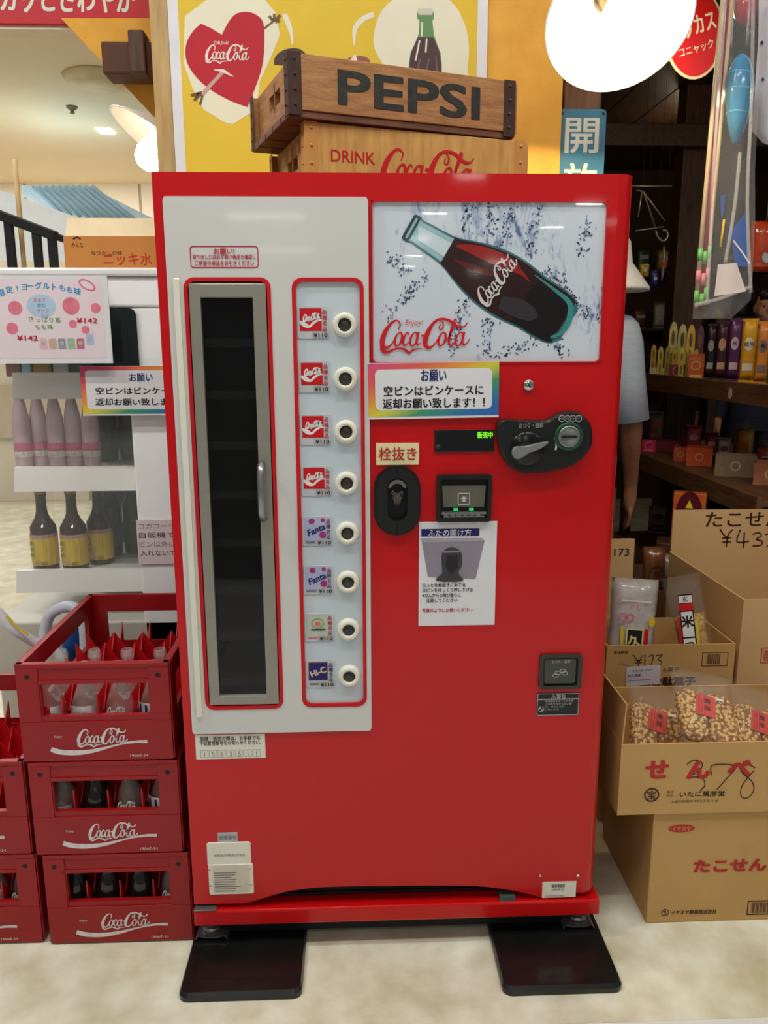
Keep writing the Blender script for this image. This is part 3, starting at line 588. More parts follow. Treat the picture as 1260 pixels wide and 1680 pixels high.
m.build('number_sticker', vm)
m, f, x0, z0, x1, z1 = sticker(357, 1366, 390, 1381, 's', I_LGR); m.text(f, '管理番号', (x0+x1)/2, (z0+z1)/2, .010, I_GRY, .0005, w=.034); m.build('small_sticker', vm)
m = MB(); x0, z0, x1, z1 = kb(339, 1382, 417, 1464); m.prism(MF, [(x0, (z0+z1)/2+.008), (x1-.003, (z0+z1)/2+.008), (x1-.003, z1-.003), (x1-.006, z1), (x0+.003, z1), (x0, z1-.003)], 0, .003, IVORY, .001); m.prism(MF, rr(x0+.001, z0, x1, (z0+z1)/2+.0095, .003), 0, .004, IVORY, .001)
f = Fr((0, -.004, 0)); m.rect(f, x0+.009, z0+.004, x1-.008, (z0+z1)/2+.007, mat('ticket_paper', (208, 200, 176), .7, var=.06), .0003); m.text(Fr((0, -.003, 0)), '自動販売機届出済証', (x0+x1)/2, z1-.027, .006, I_GRY, .0006, w=.06)
for i in range(9): m.line(f, [(x0+.012, z0+.008+.005*i), (x0+.020+rnd.uniform(.02, .045), z0+.008+.005*i)], .0012, I_GRY, k=1)
for a_ in (x0+.004, x1-.005):
    for b_ in (z0+.02, z0+.055): m.box((a_, -.0045, b_), (.004, .001, .002), GREYM)
m.build('ticket_holder', vm)
m, f, x0, z0, x1, z1 = sticker(890, 1447, 944, 1471, 'b', IVORY)
for i in range(15): m.rect(f, x0+.018+.0018*i, z1-.012, x0+.018+.0018*i+(.0012 if i % 3 else .0006), z1-.005, I_BLK, .0005)
m.text(f, '1000813', x0+.031, z1-.0165, .006, I_BLK, .0005, w=.024); m.text(f, '富士電機自販機', x0+.026, z0+.004, .004, I_GRY, .0005, w=.038); m.build('barcode_sticker', vm)
for u in (886, 948): c = k(u, 1437); m = MB(); m.lathe([(0, .003), (.003, .002), (.0035, 0)], CHROME, (c[0], 0, c[1]), 12, (0, -1, 0)); m.build('screw', vm)

# ---- notices taped to the machine
RAIN = bpy.data.materials.new('rainbow_print'); RAIN.use_nodes = True; nt = RAIN.node_tree; N_ = nt.nodes
b = N_['Principled BSDF']; b.inputs['Roughness'].default_value = .5
tc = N_.new('ShaderNodeTexCoord'); sx = N_.new('ShaderNodeSeparateXYZ'); nt.links.new(tc.outputs['Generated'], sx.inputs[0])
a1 = N_.new('ShaderNodeMath'); a1.operation = 'SUBTRACT'; nt.links.new(sx.outputs['X'], a1.inputs[0]); nt.links.new(sx.outputs['Z'], a1.inputs[1])
a2 = N_.new('ShaderNodeMath'); a2.operation = 'MULTIPLY_ADD'; nt.links.new(a1.outputs[0], a2.inputs[0]); a2.inputs[1].default_value = .5; a2.inputs[2].default_value = .5
cr = N_.new('ShaderNodeValToRGB'); nt.links.new(a2.outputs[0], cr.inputs['Fac'])
st = [(0, (214, 70, 130)), (.22, (222, 90, 80)), (.38, (226, 150, 60)), (.5, (214, 206, 50)), (.64, (60, 150, 100)), (.82, (36, 110, 170)), (1, (40, 90, 180))]
cr.color_ramp.elements[0].position = 0; cr.color_ramp.elements[0].color = (*lin(st[0][1]), 1); cr.color_ramp.elements[1].position = 1; cr.color_ramp.elements[1].color = (*lin(st[-1][1]), 1)
for p_, c_ in st[1:-1]: cr.color_ramp.elements.new(p_).color = (*lin(c_), 1)
nt.links.new(cr.outputs['Color'], b.inputs['Base Color'])
def rainbow(fr, W, H, label, yb):
    m = MB(); m.prism(fr, [(-W/2, -H/2), (W/2, -H/2), (W/2, H/2), (-W/2, H/2)], 0, .0008, PAPER)
    m.rect(fr, -W/2, -H/2+.004, W/2, H/2-.001, RAIN, .0011); e = .012
    m.flat(fr, rr(-W/2+e, -H/2+.015, W/2-e, H/2-.011, .009), PAPER, .0015)
    m.text(fr, 'お願い', -.0, H*.27, .023, I_NAVY, .0019, w=W*.19, bold=.025)
    m.text(fr, '空ビンはビンケースに', 0, H*.0, .0185, I_BLK, .0019, w=W*.76, bold=.035); m.text(fr, '返却お願い致します！！', 0, -H*.225, .0185, I_BLK, .0019, w=W*.78, bold=.035)
    return tag(m.build('notice_sheet', loc=fr.at(0, -H/2)), label, 'notice')
c = P(711.5, 640.5, Y=-.006); rainbow(Fr((c.x, -.006, c.z), (1, 0, .012), (0, 0, 1)), .2265, .096, 'rainbow bordered request notice taped to the red machine front under the bottle picture', 0)
m = MB(); x0, z0, x1, z1 = kb(687.5, 856, 811, 1024.5); fr = Fr((0, -.001, 0)); m.bb(x0, x1, -.0018, -.0008, z0, z1, PAPER); f = Fr((0, -.0018, 0)); W = x1-x0
m.rect(f, x0+.004, z1-.027, x0+.109, z1-.013, I_NAVY, .0003); m.text(f, 'ふたの開け方', x0+.055, z1-.0205, .0145, I_WHT, .0007, w=.078, bold=.012)
zz = lambda u, v: (lambda p: (p.x, p.z))(P(660+u/3.706, 840+v/3.706, Y=-.0018))
m.flat(f, [zz(*p) for p in ((116, 160), (480, 158), (500, 175), (445, 408), (155, 395))], mat('photo_lilac', (140, 134, 146), .6), .0003); m.flat(f, [zz(*p) for p in ((122, 160), (478, 158), (492, 178), (116, 186))], mat('photo_lilac_light', (164, 158, 168), .6), .0006)
m.flat(f, [zz(*p) for p in spline([(240, 330), (238, 260), (262, 225), (300, 214), (340, 225), (362, 260), (360, 330), (340, 370), (368, 420), (205, 418), (240, 372)], 3, True)], mat('photo_dark', (62, 58, 62), .6), .0009)
m.flat(f, [zz(*p) for p in ((250, 235), (345, 232), (348, 244), (250, 248))], mat('photo_mid', (130, 124, 132), .6), .0012); m.flat(f, [zz(*p) for p in ((270, 260), (335, 260), (340, 330), (300, 380), (262, 330))], mat('photo_black', (34, 32, 34), .6), .0012)
for i, (t_, w_) in enumerate((('①ふたを栓抜きにあてる', .078), ('②ビンをゆっくり押し下げる', .092), ('※びんからの飛び散りに', .070), ('注意してください', .057))):
    m.text(f, t_, x0+(.007 if i < 3 else .014), zz(0, 447+31*i)[1], .0082, I_BLK, .0005, w=w_, align='l', bold=.025)
m.text(f, '写真のようにお使いください', x0+.007, zz(0, 600)[1], .0082, I_CRIM, .0005, w=.092, align='l', bold=.03)
tag(m.build('instruction_sheet', loc=((x0+x1)/2, -.001, z0)), 'white how-to-open sheet with a grey photo, taped below the note slot', 'notice')

# ---- steel plates under the machine feet
PL = mat('black_painted_steel', (20, 21, 21), .3, var=.2, scale=30, coat=.3, bump=.15, bscale=30)
for (fl, frr, br, lab) in (((292, 1644), (495, 1641), (503, 1515), 'black steel anti-tip plate on the floor under the left foot of the machine'), ((825, 1632), (1025, 1632), (990, 1500), 'black steel anti-tip plate on the floor under the right foot of the machine')):
    a = P(*fl, Z=0); b_ = P(*frr, Z=0); xl, xr, y0 = a.x, b_.x, (a.y+b_.y)/2
    m = MB(); m.prism(Fr((0, 0, 0), (1, 0, 0), (0, 1, 0)), rr(xl, y0, xr, .30, .018), 0, .0165, PL, .0065)
    tag(m.build('floor_plate', loc=((xl+xr)/2, (y0+.3)/2, 0)), lab, 'plate', None)
# ============================================================ on top of the machine, on the wall
def local_fr(o, ang): return Fr(o, (math.cos(ang), math.sin(ang), 0), (0, 0, 1))
def wooden_crate(name, label, o, ang, L, D, H, wm, wm_in, strap, printer, endprint=None):
    """open top bottle crate; o = front left bottom corner, ang = turn of the front face"""
    o = V(o); e = V((math.cos(ang), math.sin(ang), 0)); g = V((-math.sin(ang), math.cos(ang), 0)); up = V((0, 0, 1)); t = .013
    root = thing(name, label, 'crate', o+e*L/2+g*D/2)
    f = Fr(o, e, up)
    m = MB(); m.fbox(f, .001, L-.001, .012, H, -t, 0, wm, .0015); printer(m, f); m.build('side_board', root)
    b = Fr(o+g*(D-t), e, up); m = MB(); m.fbox(b, .001, L-.001, .012, H, -t, 0, wm, .0015); m.build('side_board', root)
    for s in (0, 1):
        # end boards with a hand slot
        fe = Fr(o+e*(t if s == 0 else L)+g*t, g, up); De = D-2*t
        m = MB(); m.gslab(fe, 0, De, .012, H, [(De/2-.042, H*.50, De/2+.042, H*.50+.026)], 0, t, wm)
        if s == 0 and endprint: endprint(m, Fr(o+g*D-e*.0002, -g, up), D)
        m.build('end_board', root)
    m = MB()
    for i in range(5): a = D*i/5; m.fbox(Fr(o+g*D, e, -g), 0, L, a+.003, a+D/5-.003, -.012, 0, wm_in, .001)
    bm_ = m.build('bottom_slats', root)
    m = MB(); m.fbox(f, t, L-t, H*.4, H*.9, -D/2-.004, -D/2+.004, wm_in); m.build('divider', root)
    if strap:
        for ax_, ay_ in ((0, 0), (1, 0), (0, 1), (1, 1)):
            m = MB(); w_ = .024; xa, xb = (0, w_) if ax_ == 0 else (L-w_, L); na, nb = (0, w_) if ay_ == 0 else (D-w_, D); q_ = .0012
            m.fbox(f, xa-q_*(ax_ == 0), xb+q_*(ax_ == 1), .003, H+.001, (0 if ay_ == 0 else -D-q_), (q_ if ay_ == 0 else -D), strap)
            m.fbox(f, (-q_ if ax_ == 0 else L), (0 if ax_ == 0 else L+q_), .003, H+.001, -nb, -na, strap)
            for i in range(4):
                z = .02+i*(H-.03)/3; sg = 1 if ay_ == 0 else -1
                m.lathe([(0, .0025), (.0025, .0018), (.003, 0)], strap, f.at(xa+.012, z, q_ if ay_ == 0 else -D-q_), 8, f.n*sg)
                m.lathe([(0, .0025), (.0025, .0018), (.003, 0)], strap, f.at(-q_ if ax_ == 0 else L+q_, z, -na-.012), 8, f.r*(1 if ax_ else -1))
            m.build('corner_strap', root)
    return root
WP = wood('aged_grey_wood', (184, 132, 80), (146, 96, 52), stretch=(2, 2, 12)); WPI = wood('aged_inner_wood', (120, 74, 44), (88, 52, 30))
WC = wood('yellow_pine', (214, 168, 92), (188, 136, 66), stretch=(9, 9, 1.5)); WCI = wood('yellow_pine_inner', (186, 128, 66), (150, 98, 46))
STRAP = mat('rusty_strap', (66, 44, 34), .6, metal=.3, var=.3, scale=60)
I_PEPSI = mat('ink_worn_black', (44, 44, 38), .7, var=.35, scale=70)
def pr_pepsi(m, f): m.text(f, 'PEPSI', .237, .060, .080, I_PEPSI, .0006, w=.285, bold=.055)
def pr_coke(m, f):
    m.text(f, 'DRINK', .092, .067, .030, I_RED, .0006, w=.086, bold=.01); m.logo(f, .245, .052, .205, I_RED, .0008, hs=1.12, fat=1.05)
wooden_crate('wooden_crate', 'weathered brown wooden crate with big black capitals, upper of the two crates on the machine', (-.1849, .1453, 1.5828), .3395, .459, .30, .105, WP, WPI, STRAP, pr_pepsi)
wooden_crate('wooden_crate', 'yellow pine crate with red script, resting directly on the machine top', (-.159, .170, 1.4602), .310, .456, .30, .1205, WC, WCI, mat('pine_edge', (196, 140, 70), .6), pr_coke)

# ---- advertising board on the ochre wall
YP = YW-.012; pf = Fr((0, YP, 0)); s3 = lambda u, v, Y=YP: (lambda p: (p.x, p.z))(P(u, v, Y=Y))
bx0 = P(281, 140, Y=YP).x; bx1 = P(800, 60, Y=YP).x; zt, zb_ = 2.15, 1.28
AYEL = mat('poster_yellow', (226, 190, 52), .65, var=.03); ACRM = mat('poster_cream', (232, 226, 200), .65, var=.02); AHRT = mat('poster_red', (186, 26, 44), .65)
m = MB(); m.bb(bx0, bx1, YP, YW-.001, zb_, zt, mat('poster_white', (224, 222, 226), .4), .001)
e = .0255; m.rect(pf, bx0+e, zb_+e, bx1-e*1.0, zt-e, AYEL, .0005)
c2 = lambda x, y: s3(260+x/3, y/3); c3 = lambda x, y: s3(560+x/3, y/3)
m.flat(pf, [c2(*p) for p in ((130, 80), (250, -10), (300, -40), (500, -30), (575, 60), (598, 170), (560, 270), (500, 400), (480, 540), (365, 612), (330, 605), (222, 540), (170, 440), (122, 310))], ACRM, .001)
m.flat(pf, [c2(*p) for p in spline([(210, 118), (170, 155), (138, 215), (136, 290), (170, 360), (240, 430), (340, 490), (438, 528)], 4)+spline([(438, 528), (470, 450), (510, 330), (522, 210), (515, 110), (470, 68), (420, 60), (378, 72), (345, 110), (312, 172)], 4)+[(260, 140)]], AHRT, .0015)
lx, lz = c2(338, 268); m.logo(pf, lx, lz, .108, mat('poster_script', (232, 220, 206), .5), .002, rot=-.02, hs=1.2, fat=1.1); lx, lz = c2(312, 212); m.text(pf, 'DRINK', lx, lz, .011, mat('poster_script', (232, 220, 206), .5), .002, w=.036)
ARW = mat('poster_arrow', (200, 160, 150), .5); AFE = mat('poster_feather', (110, 80, 40), .5)
m.line(pf, [c2(320, 352), c2(215, 465)], .0085, ARW, .0021, k=1); m.stroke(pf, [(*c2(275, 345), .002), (*c2(320, 350), .008), (*c2(368, 378), .002)], mat('poster_script', (232, 220, 206), .5), .0023)
for a, b in (((215, 455), (160, 470)), ((210, 465), (175, 495)), ((218, 470), (205, 515)), ((200, 460), (180, 480))): m.line(pf, [c2(*a), c2(*b)], .005, AFE, .0023, k=1)
m.line(pf, [c2(522, 140), c2(575, 98)], .004, AFE, .0021, k=1)
for a, b in (((565, 105), (545, 80)), ((570, 100), (570, 70)), ((578, 98), (600, 75)), ((575, 108), (598, 100))): m.line(pf, [c2(*a), c2(*b)], .006, AFE, .0023, k=1)
for sgn, pts in ((1, ((620, 70, 24), (640, 120, 26), (655, 170, 18), (660, 220, 8))), (2, ((1060, 70, 24), (1000, 100, 26), (965, 150, 22), (965, 225, 8)))):
    st_ = [(*c2(x, y), w_/3*.00145) for x, y, w_ in pts]; m.stroke(pf, spline(st_, 4), ACRM, .001)
m.flat(pf, [c2(*p) for p in spline([(570, 320), (575, 280), (620, 245), (690, 240), (735, 280), (740, 330)], 4)], mat('poster_hair', (70, 44, 34), .5), .001); m.flat(pf, [c2(*p) for p in spline([(640, 330), (650, 275), (690, 262), (725, 275), (732, 330)], 4)], mat('poster_skin', (206, 150, 116), .5), .0013)
m.flat(pf, [c2(*p) for p in spline([(910, 330), (930, 290), (985, 275), (1035, 290), (1045, 335)], 4)], mat('poster_skin2', (150, 84, 66), .5), .001); m.flat(pf, [c2(*p) for p in ((915, 325), (970, 265), (985, 325))], ACRM, .0013)
m.flat(pf, [c3(*p) for p in spline([(170, 120), (210, 40), (300, -20), (480, -20), (560, 30), (610, 130), (628, 240), (620, 330), (600, 440), (230, 420), (210, 330), (160, 230)], 4, True)], ACRM, .001)
GB = mat('poster_green', (96, 140, 84), .4); CB = mat('poster_cola', (70, 40, 44), .4)
m.flat(pf, [c3(*p) for p in [(372, 60), (372, 90), (385, 105), (380, 170), (360, 220), (340, 260), (332, 320), (330, 400), (495, 400), (494, 320), (488, 260), (470, 215), (455, 170), (448, 105), (455, 92), (455, 60), (440, 44), (385, 44)]], GB, .0013)
m.flat(pf, [c3(*p) for p in [(374, 185), (360, 222), (342, 262), (335, 320), (334, 400), (491, 400), (490, 320), (484, 262), (466, 215), (452, 185)]], CB, .0016)
m.flat(pf, [c3(*p) for p in [(374, 60), (378, 44), (448, 44), (453, 60), (445, 75), (382, 75)]], mat('poster_cap', (206, 200, 190), .4), .0016)
for a, b, w_ in (((398, 110), (395, 180), .004), ((385, 200), (365, 300), .004), ((420, 190), (415, 260), .004)): m.line(pf, [c3(*a), c3(*b)], w_, ACRM, .0019, k=1)
for a, b in (((390, 290), (372, 350)), ((430, 290), (420, 350)), ((465, 280), (470, 350))): m.line(pf, [c3(*a), c3(*b)], .003, mat('poster_cola2', (120, 90, 90), .4), .0019, k=1)
tag(m.build('poster_board', loc=((bx0+bx1)/2, YW, zb_)), 'yellow advertising board with red heart and bottle on the ochre wall', 'poster')

# ---- enamel lamp in front of the wall
def lamp(name, label, rim, rad, d, power, depth=.62, bs=1, armend=None, col=(1, .80, .52)):
    d = V(d).normalized(); rim = V(rim); root = thing(name, label, 'lamp', rim-d*rad*depth)
    o = rim-d*rad*depth; H = rad*depth
    prof = [(.03*1.3, -.03), (.045, 0), (.06, H*.12), (rad*.62, H*.42), (rad*.88, H*.78), (rad, H)]
    pr = spline(prof, 4); inner = [(max(a-.003, .01), b+.002) for a, b in pr][::-1]
    m = MB(); m.lathe(pr+[(rad, H)]+inner, mat('white_enamel', (236, 234, 228), .3, var=.01, coat=.3), o, 48, d); m.build('lamp_shade', root)
    m = MB(); m.lathe([(0, -.09), (.03, -.088), (.034, -.03), (.03, 0), (.026, H*.18), (0, H*.18)], mat('socket_brass', (150, 130, 100), .4, metal=.5), o, 20, d); m.build('socket', root)
    m = MB(); c = H*.18; m.lathe([(a*bs, c+b*bs) for a, b in ((.014, 0), (.02, .02), (.033, .05), (.036, .068), (.03, .09), (.016, .102), (0, .105))], mat('bulb_lit', (255, 236, 200), .4, emit=9), o, 20, d); m.build('bulb', root)
    if armend is not None:
        m = MB(); a = o-d*.09; b = V(armend); m.tube([V(p) for p in spline([tuple(a), tuple(a-d*.12+V((0, 0, .03))), tuple((a+b)/2+V((0, 0, .16))), tuple(b)], 6)], .009, BLACK, 10); m.lathe([(0, 0), (.04, 0), (.035, .012), (0, .014)], BLACK, b, 20, (0, -1, 0)); m.build('lamp_arm', root)
    point(name+'_light', o+d*(H*1.02), power, .04, col)
    return root
RC = P(1016, 36, Y=.46); toC = (CAM-RC).normalized(); iu = -_u; dr_ = (toC*.72+(iu*.95+_r*.27).normalized()*.69)
lamp('enamel_lamp', 'glowing white enamel lamp hanging above the right end of the machine', RC, .157, dr_, 38, armend=(P(930, 60, Y=YW).x-.03, YW, 2.1))
RC = P(259, 236, Y=1.55); toC = (CAM-RC).normalized(); lamp('enamel_lamp', 'small glowing white lamp peeking out behind the left edge of the poster wall', RC, .18, iu*.85-_r*.53+toC*.02, 5, depth=.36, bs=1.45, armend=(RC.x+.12, 1.55, 2.74))

# ---- blue enamel sign on the post, red round sign
YS = .745; x0, z1 = s3(917, 179, YS); x1, _ = s3(994, 200, YS); _, z0 = s3(950, 345, YS)
m = MB(); fr = Fr((0, YS, 0)); m.prism(fr, rr(x0, z0, x1, z1, .010), 0, .003, mat('sign_blue_enamel', (72, 130, 156), .3, var=.05, coat=.3), .001); cx = (x0+x1)/2; f = Fr((0, YS-.003, 0))
SW = mat('sign_cream', (222, 222, 204), .4)
for i, ch in enumerate('開放'): m.text(f, ch, cx, z1-.060-.110*i, .092, SW, .0006, bold=.028, w=.083)
for sx in (x0+.008, x1-.008): m.lathe([(0, .003), (.003, .002), (.004, 0)], mat('sign_screw', (60, 60, 56), .5), (sx, YS-.003, z1-.010), 10, (0, -1, 0))
tag(m.build('enamel_sign', loc=(cx, YS, z0)), 'blue enamel sign with two large cream characters fixed to the brown post', 'sign')
YR = 1.75; c = P(1139, 55, Y=YR); k_ = (c.y-CAM.y)/FPX*1.03; fr = Fr(c, (1, 0, .10), (0, 0, 1)); m = MB()
m.prism(fr, ell(0, 0, 44*k_, 62*k_, 36), -.004, 0, mat('sign_rim_cream', (222, 206, 170), .4)); m.prism(fr, ell(0, 0, 40*k_, 58*k_, 36), 0, .002, mat('sign_red', (190, 26, 30), .35, coat=.3))
m.text(fr, 'バッカス', -2*k_, 10*k_, 30*k_, SW, .0026, w=66*k_, bold=.03, rot=.20); m.text(fr, 'コニャック', 2*k_, -20*k_, 14*k_, SW, .0026, w=52*k_, bold=.015, rot=.18)
m.tube([fr.at(0, 60*k_), fr.at(0, 60*k_)+V((0, 0, .22))], .002, BLACK, 6)
tag(m.build('round_sign', loc=fr.at(0, -62*k_)), 'oval red shop sign with cream lettering hanging right of the enamel lamp', 'sign')

# ---- red banner at upper left
YB = .97; m = MB(); x1, z0 = s3(270, 42, YB); x0 = -2.2
m.bb(x0, wx0-.013, YB, YB+.03, z0, z0+.34, mat('banner_red', (192, 14, 34), .5, var=.02), .002); f = Fr((0, YB, 0))
bx, bz = s3(95, 0, YB); m.text(f, 'スカッとさわやか', bx, bz+.008, .085, SW, .0008, w=.40, bold=.03, shear=.15)
tag(m.build('red_banner', loc=((x0+x1)/2, YB, z0)), 'red banner with cream lettering running across the upper left corner', 'banner')
# ============================================================ red bottle crates and bottles
CR = mat('crate_red_plastic', (150, 12, 19), .42, var=.06, scale=8, bump=.05, bscale=80); CRI = mat('crate_red_inner', (196, 16, 26), .4, var=.03); CWHT = mat('crate_print', (214, 208, 206), .5, var=.12, scale=60)
CW, CD, CH = .283, .43, .2015
def crate_mesh_objs(root, o, logo_fat=1):
    """plastic crate; o = front left bottom corner"""
    X, Y, Z = o; f = Fr((X, Y, Z)); t = .010
    hole = (.042, CH*.475, CW-.040, CH*.80)
    m = MB()
    # walls: (frame at outer face, length, hole)
    for fr, L_, h in ((f, CW, hole), (Fr((X+CW, Y+CD, Z), (-1, 0, 0)), CW, (.040, CH*.36, CW-.040, CH*.80)), (Fr((X, Y+CD, Z), (0, -1, 0)), CD, (.05, CH*.45, CD-.05, CH*.80)), (Fr((X+CW, Y, Z), (0, 1, 0)), CD, (.05, CH*.45, CD-.05, CH*.80))):
        m.gslab(fr, 0, L_, .004, CH, [h], -t, 0, CR)
        m.fbox(fr, 0, L_, CH-.008, CH, 0, .003, CR, .0012)                 # rim
        m.fbox(fr, 0, .040, CH*.42, CH-.008, 0, .0025, CR, .001); m.fbox(fr, L_-.038, L_, CH*.42, CH-.008, 0, .0025, CR, .001)
        m.fbox(fr, 0, L_, .004, CH*.42, 0, .0025, CR, .001)
        m.fbox(fr, .036, L_-.036, CH*.80, CH*.835, 0, .0025, CR, .001)
    m.bb(X+t, X+CW-t, Y+t, Y+CD-t, Z+.002, Z+.008, CRI)
    for sx, u in ((.020, .9), (CW-.020, .9)): m.lathe([(0, .0004), (.0045, .0004), (.005, 0)], DARK, f.at(sx, CH*.875, .0026), 12, f.n)
    cx = CW*.53
    m.logo(f, cx, CH*.255, .098, CWHT, .0031, hs=1.2, fat=1.15*logo_fat); m.text(f, 'Enjoy', CW*.24, CH*.275, .006, CWHT, .0031, w=.015)
    m.stroke(f, spline([(CW*.185, CH*.145, .010), (CW*.25, CH*.115, .0105), (CW*.36, CH*.105, .010), (CW*.48, CH*.125, .007), (CW*.62, CH*.175, .0035), (CW*.74, CH*.205, .005), (CW*.83, CH*.205, .0065)], 5), CWHT, .0031)
    m.text(f, '190㎖-24', CW*.77, CH*.065, .0075, CWHT, .0031, w=.034); m.build('crate_body', root)
    m = MB(); nx, ny = 4, 6; px, py = (CW-2*t)/nx, (CD-2*t)/ny; hv, hp = .085, .135
    for i in range(1, nx):
        pts = [(0, .008), (CD-2*t, .008)]; top = []
        for j in range(2*ny+1): top.append((py*j/2, hp if j % 2 == 0 else hv))
        m.prism(Fr((X+t+px*i, Y+t, Z), (0, 1, 0)), pts+top[::-1], -.0012, .0012, CRI)
    for j in range(1, ny):
        pts = [(0, .008), (CW-2*t, .008)]; top = []
        for i in range(2*nx+1): top.append((px*i/2, hp if i % 2 == 0 else hv))
        m.prism(Fr((X+t, Y+t+py*j, Z)), pts+top[::-1], -.0012, .0012, CRI)
    m.build('bottle_divider', root)
    return [(X+t+px*(i+.5), Y+t+py*(j+.5), Z+.0085) for j in range(ny) for i in range(nx)]
GLS = mat('clear_bottle_glass', (214, 222, 214), .06, alpha=.2, var=.02, spec=.9, coat=.4); GLK = mat('dark_bottle_glass', (40, 40, 36), .08, alpha=.85, var=.1, coat=.4); GLP = mat('plain_frosted_glass', (196, 200, 194), .16, alpha=.38, coat=.3)
def make_bottle(o, glass, lab, label, group):
    r = thing('glass_bottle', label, 'bottle', o, group); s = .94
    prof = [(0, .002), (.024, 0), (.0275, .006), (.028, .03), (.0255, .055), (.0275, .075), (.028, .09), (.024, .112), (.0165, .132), (.0125, .150), (.0118, .168), (.0138, .170), (.0138, .180), (.0122, .186), (.0098, .186), (.0096, .165)]
    m = MB(); m.lathe([(a*s, b*s) for a, b in [(p_[0], max(p_[1], 0)) for p_ in spline(prof, 2)]], glass, o, 20); m.build('bottle_body', r)
    m = MB(); f = None
    def wrap(a0, a1, z0, z1, mm_, rad=.0286):
        n = 8; pts = [(o[0]+rad*math.sin(a0+(a1-a0)*i/n), o[1]-rad*math.cos(a0+(a1-a0)*i/n)) for i in range(n+1)]
        for p, q_ in zip(pts, pts[1:]): m.face([(*p, o[2]+z0), (*q_, o[2]+z0), (*q_, o[2]+z1), (*p, o[2]+z1)], mm_, True)
    fr = Fr((o[0], o[1]-.0294, o[2]))
    if lab == 'white': wrap(-1.2, 1.2, .062, .098, I_WHT); m.text(fr, '名称・炭酸', 0, .085, .006, I_GRY, .0004, w=.02); m.text(fr, '飲料', 0, .075, .006, I_GRY, .0004, w=.013)
    elif lab == 'redwhite': wrap(-1.4, .2, .06, .100, I_RED); wrap(.25, 1.5, .062, .098, I_WHT); wrap(-1.4, -.5, .07, .085, I_WHT, .0289); m.text(fr, '炭酸', .012, .082, .010, I_GRY, .0004, w=.012)
    elif lab == 'blue':
        wrap(-1.4, 1.4, .058, .102, I_WHT)
        for i in range(4): wrap(-.9+.5*i, -.72+.5*i, .062, .098, I_NAVY, .0289)
    elif lab == 'script':
        m.logo(fr, 0, .088, .036, I_WHT, .0004, hs=1.5, fat=1.2); m.stroke(fr, spline([(-.02, .078, .004), (-.006, .072, .005), (.008, .076, .003), (.02, .082, .004)], 4), I_WHT, .0004)
    elif lab == 'dots':
        wrap(-.9, .9, .068, .088, I_LGR)
        for i in range(5): m.flat(fr, ell(-.014+.007*i, .078+.004*(i % 2), .003, k=8), I_GRY, .0004)
    m.build('bottle_label', r)
    return r
ORDN = ('leftmost', 'second from left', 'third from left', 'rightmost')
WHICH = {'redwhite': 'clear bottle with red-white label', 'white': 'bottle with plain white label', 'script': 'clear bottle with white script', 'blue': 'bottle with blue striped label', 'dots': 'bottle with a grey band label', 'dark': 'dark glass bottle'}
def stack(x, y, z, n_, lab, seq, where, lean=0):
    for c in range(n_):
        o = (x+lean*c+rnd.uniform(-.002, .002), y, z+c*(CH-.0015))
        r = thing('bottle_crate', lab[c], 'crate', (o[0]+CW/2, y+CD/2, o[2]), 'red bottle crates stacked left of the machine')
        cells = crate_mesh_objs(r, o, .9 if c == 0 else 1)
        rows = seq[c]
        for j, row in enumerate(rows):
            for i, kind in enumerate(row):
                if not kind: continue
                g = GLK if kind in ('dark',) else (GLP if kind == 'white' else GLS)
                make_bottle(cells[j*4+i], g, kind, '%s, %s in %s row, %s' % (WHICH[kind], ORDN[i], ('front', 'second')[j], where[c]), 'empty glass bottles in the red crates')
x0 = P(84, 1550, Z=0).x; y0 = (P(84, 1550, Z=0).y+P(308, 1542, Z=0).y)/2
stack(x0, y0, 0, 3, ['bottom red crate with faded script, in the three-high stack beside the machine', 'middle red crate in the three-high stack beside the machine', 'top red crate with empty bottles showing, in the stack beside the machine'],
      [[('dark', 'dark', 'dark', 'script')], [('dots', 'dark', 'script', 'blue')], [('redwhite', 'white', 'script', 'blue'), ('script', 'script', 'script', 'script')]], ['bottom crate by machine', 'middle crate by machine', 'top crate by machine'], lean=-.007)
stack(x0-CW-.016, y0+.006, 0, 2, ['lower red crate of the left stack, cut by the photo edge', 'upper red crate with its empty divider showing, on the left stack at the photo edge'],
      [[(None, None, 'white', 'script')], []], ['lower crate at photo edge', 'upper crate at photo edge'], lean=-.008)
# ============================================================ left: drinks showcase and mall behind
YF = .66
def fx(u, v=700, Y=YF): return P(u, v, Y=Y).x
def fz(v, u=150, Y=YF): return P(u, v, Y=Y).z
FWH = mat('showcase_white', (246, 247, 246), .35, var=.015); FRAIL = mat('price_rail_white', (228, 226, 220), .4, var=.02)
fxl, fxp, fxr = fx(-40), fx(222, 750), fx(300, 700); FB = 1.12; ztop = fz(441); zhead = fz(504); zbase = fz(975)-.07
sc_ = thing('drinks_showcase', 'white glass fronted drinks showcase standing behind the red crates', 'showcase', ((fxl+fxr)/2, (YF+FB)/2, 0))
m = MB(); m.bb(fxp, fxr, YF-.02, YF+.08, .06, zhead, FWH, .006); m.bb(fxp, fxr, FB-.08, FB, .06, zhead, FWH, .004); m.bb(fxr-.02, fxr, YF+.06, FB-.06, .06, zhead, FWH); m.build('side_pillar', sc_)
m = MB(); m.bb(fxl, fxr, YF-.025, FB, zhead-.001, ztop-.02, FWH, .006); m.build('header', sc_)
m = MB(); m.bb(fxl-.004, fxr+.004, YF-.035, FB+.004, ztop-.02, ztop, mat('showcase_top_white', (232, 232, 230), .3, var=.01), .006); m.build('top_panel', sc_)
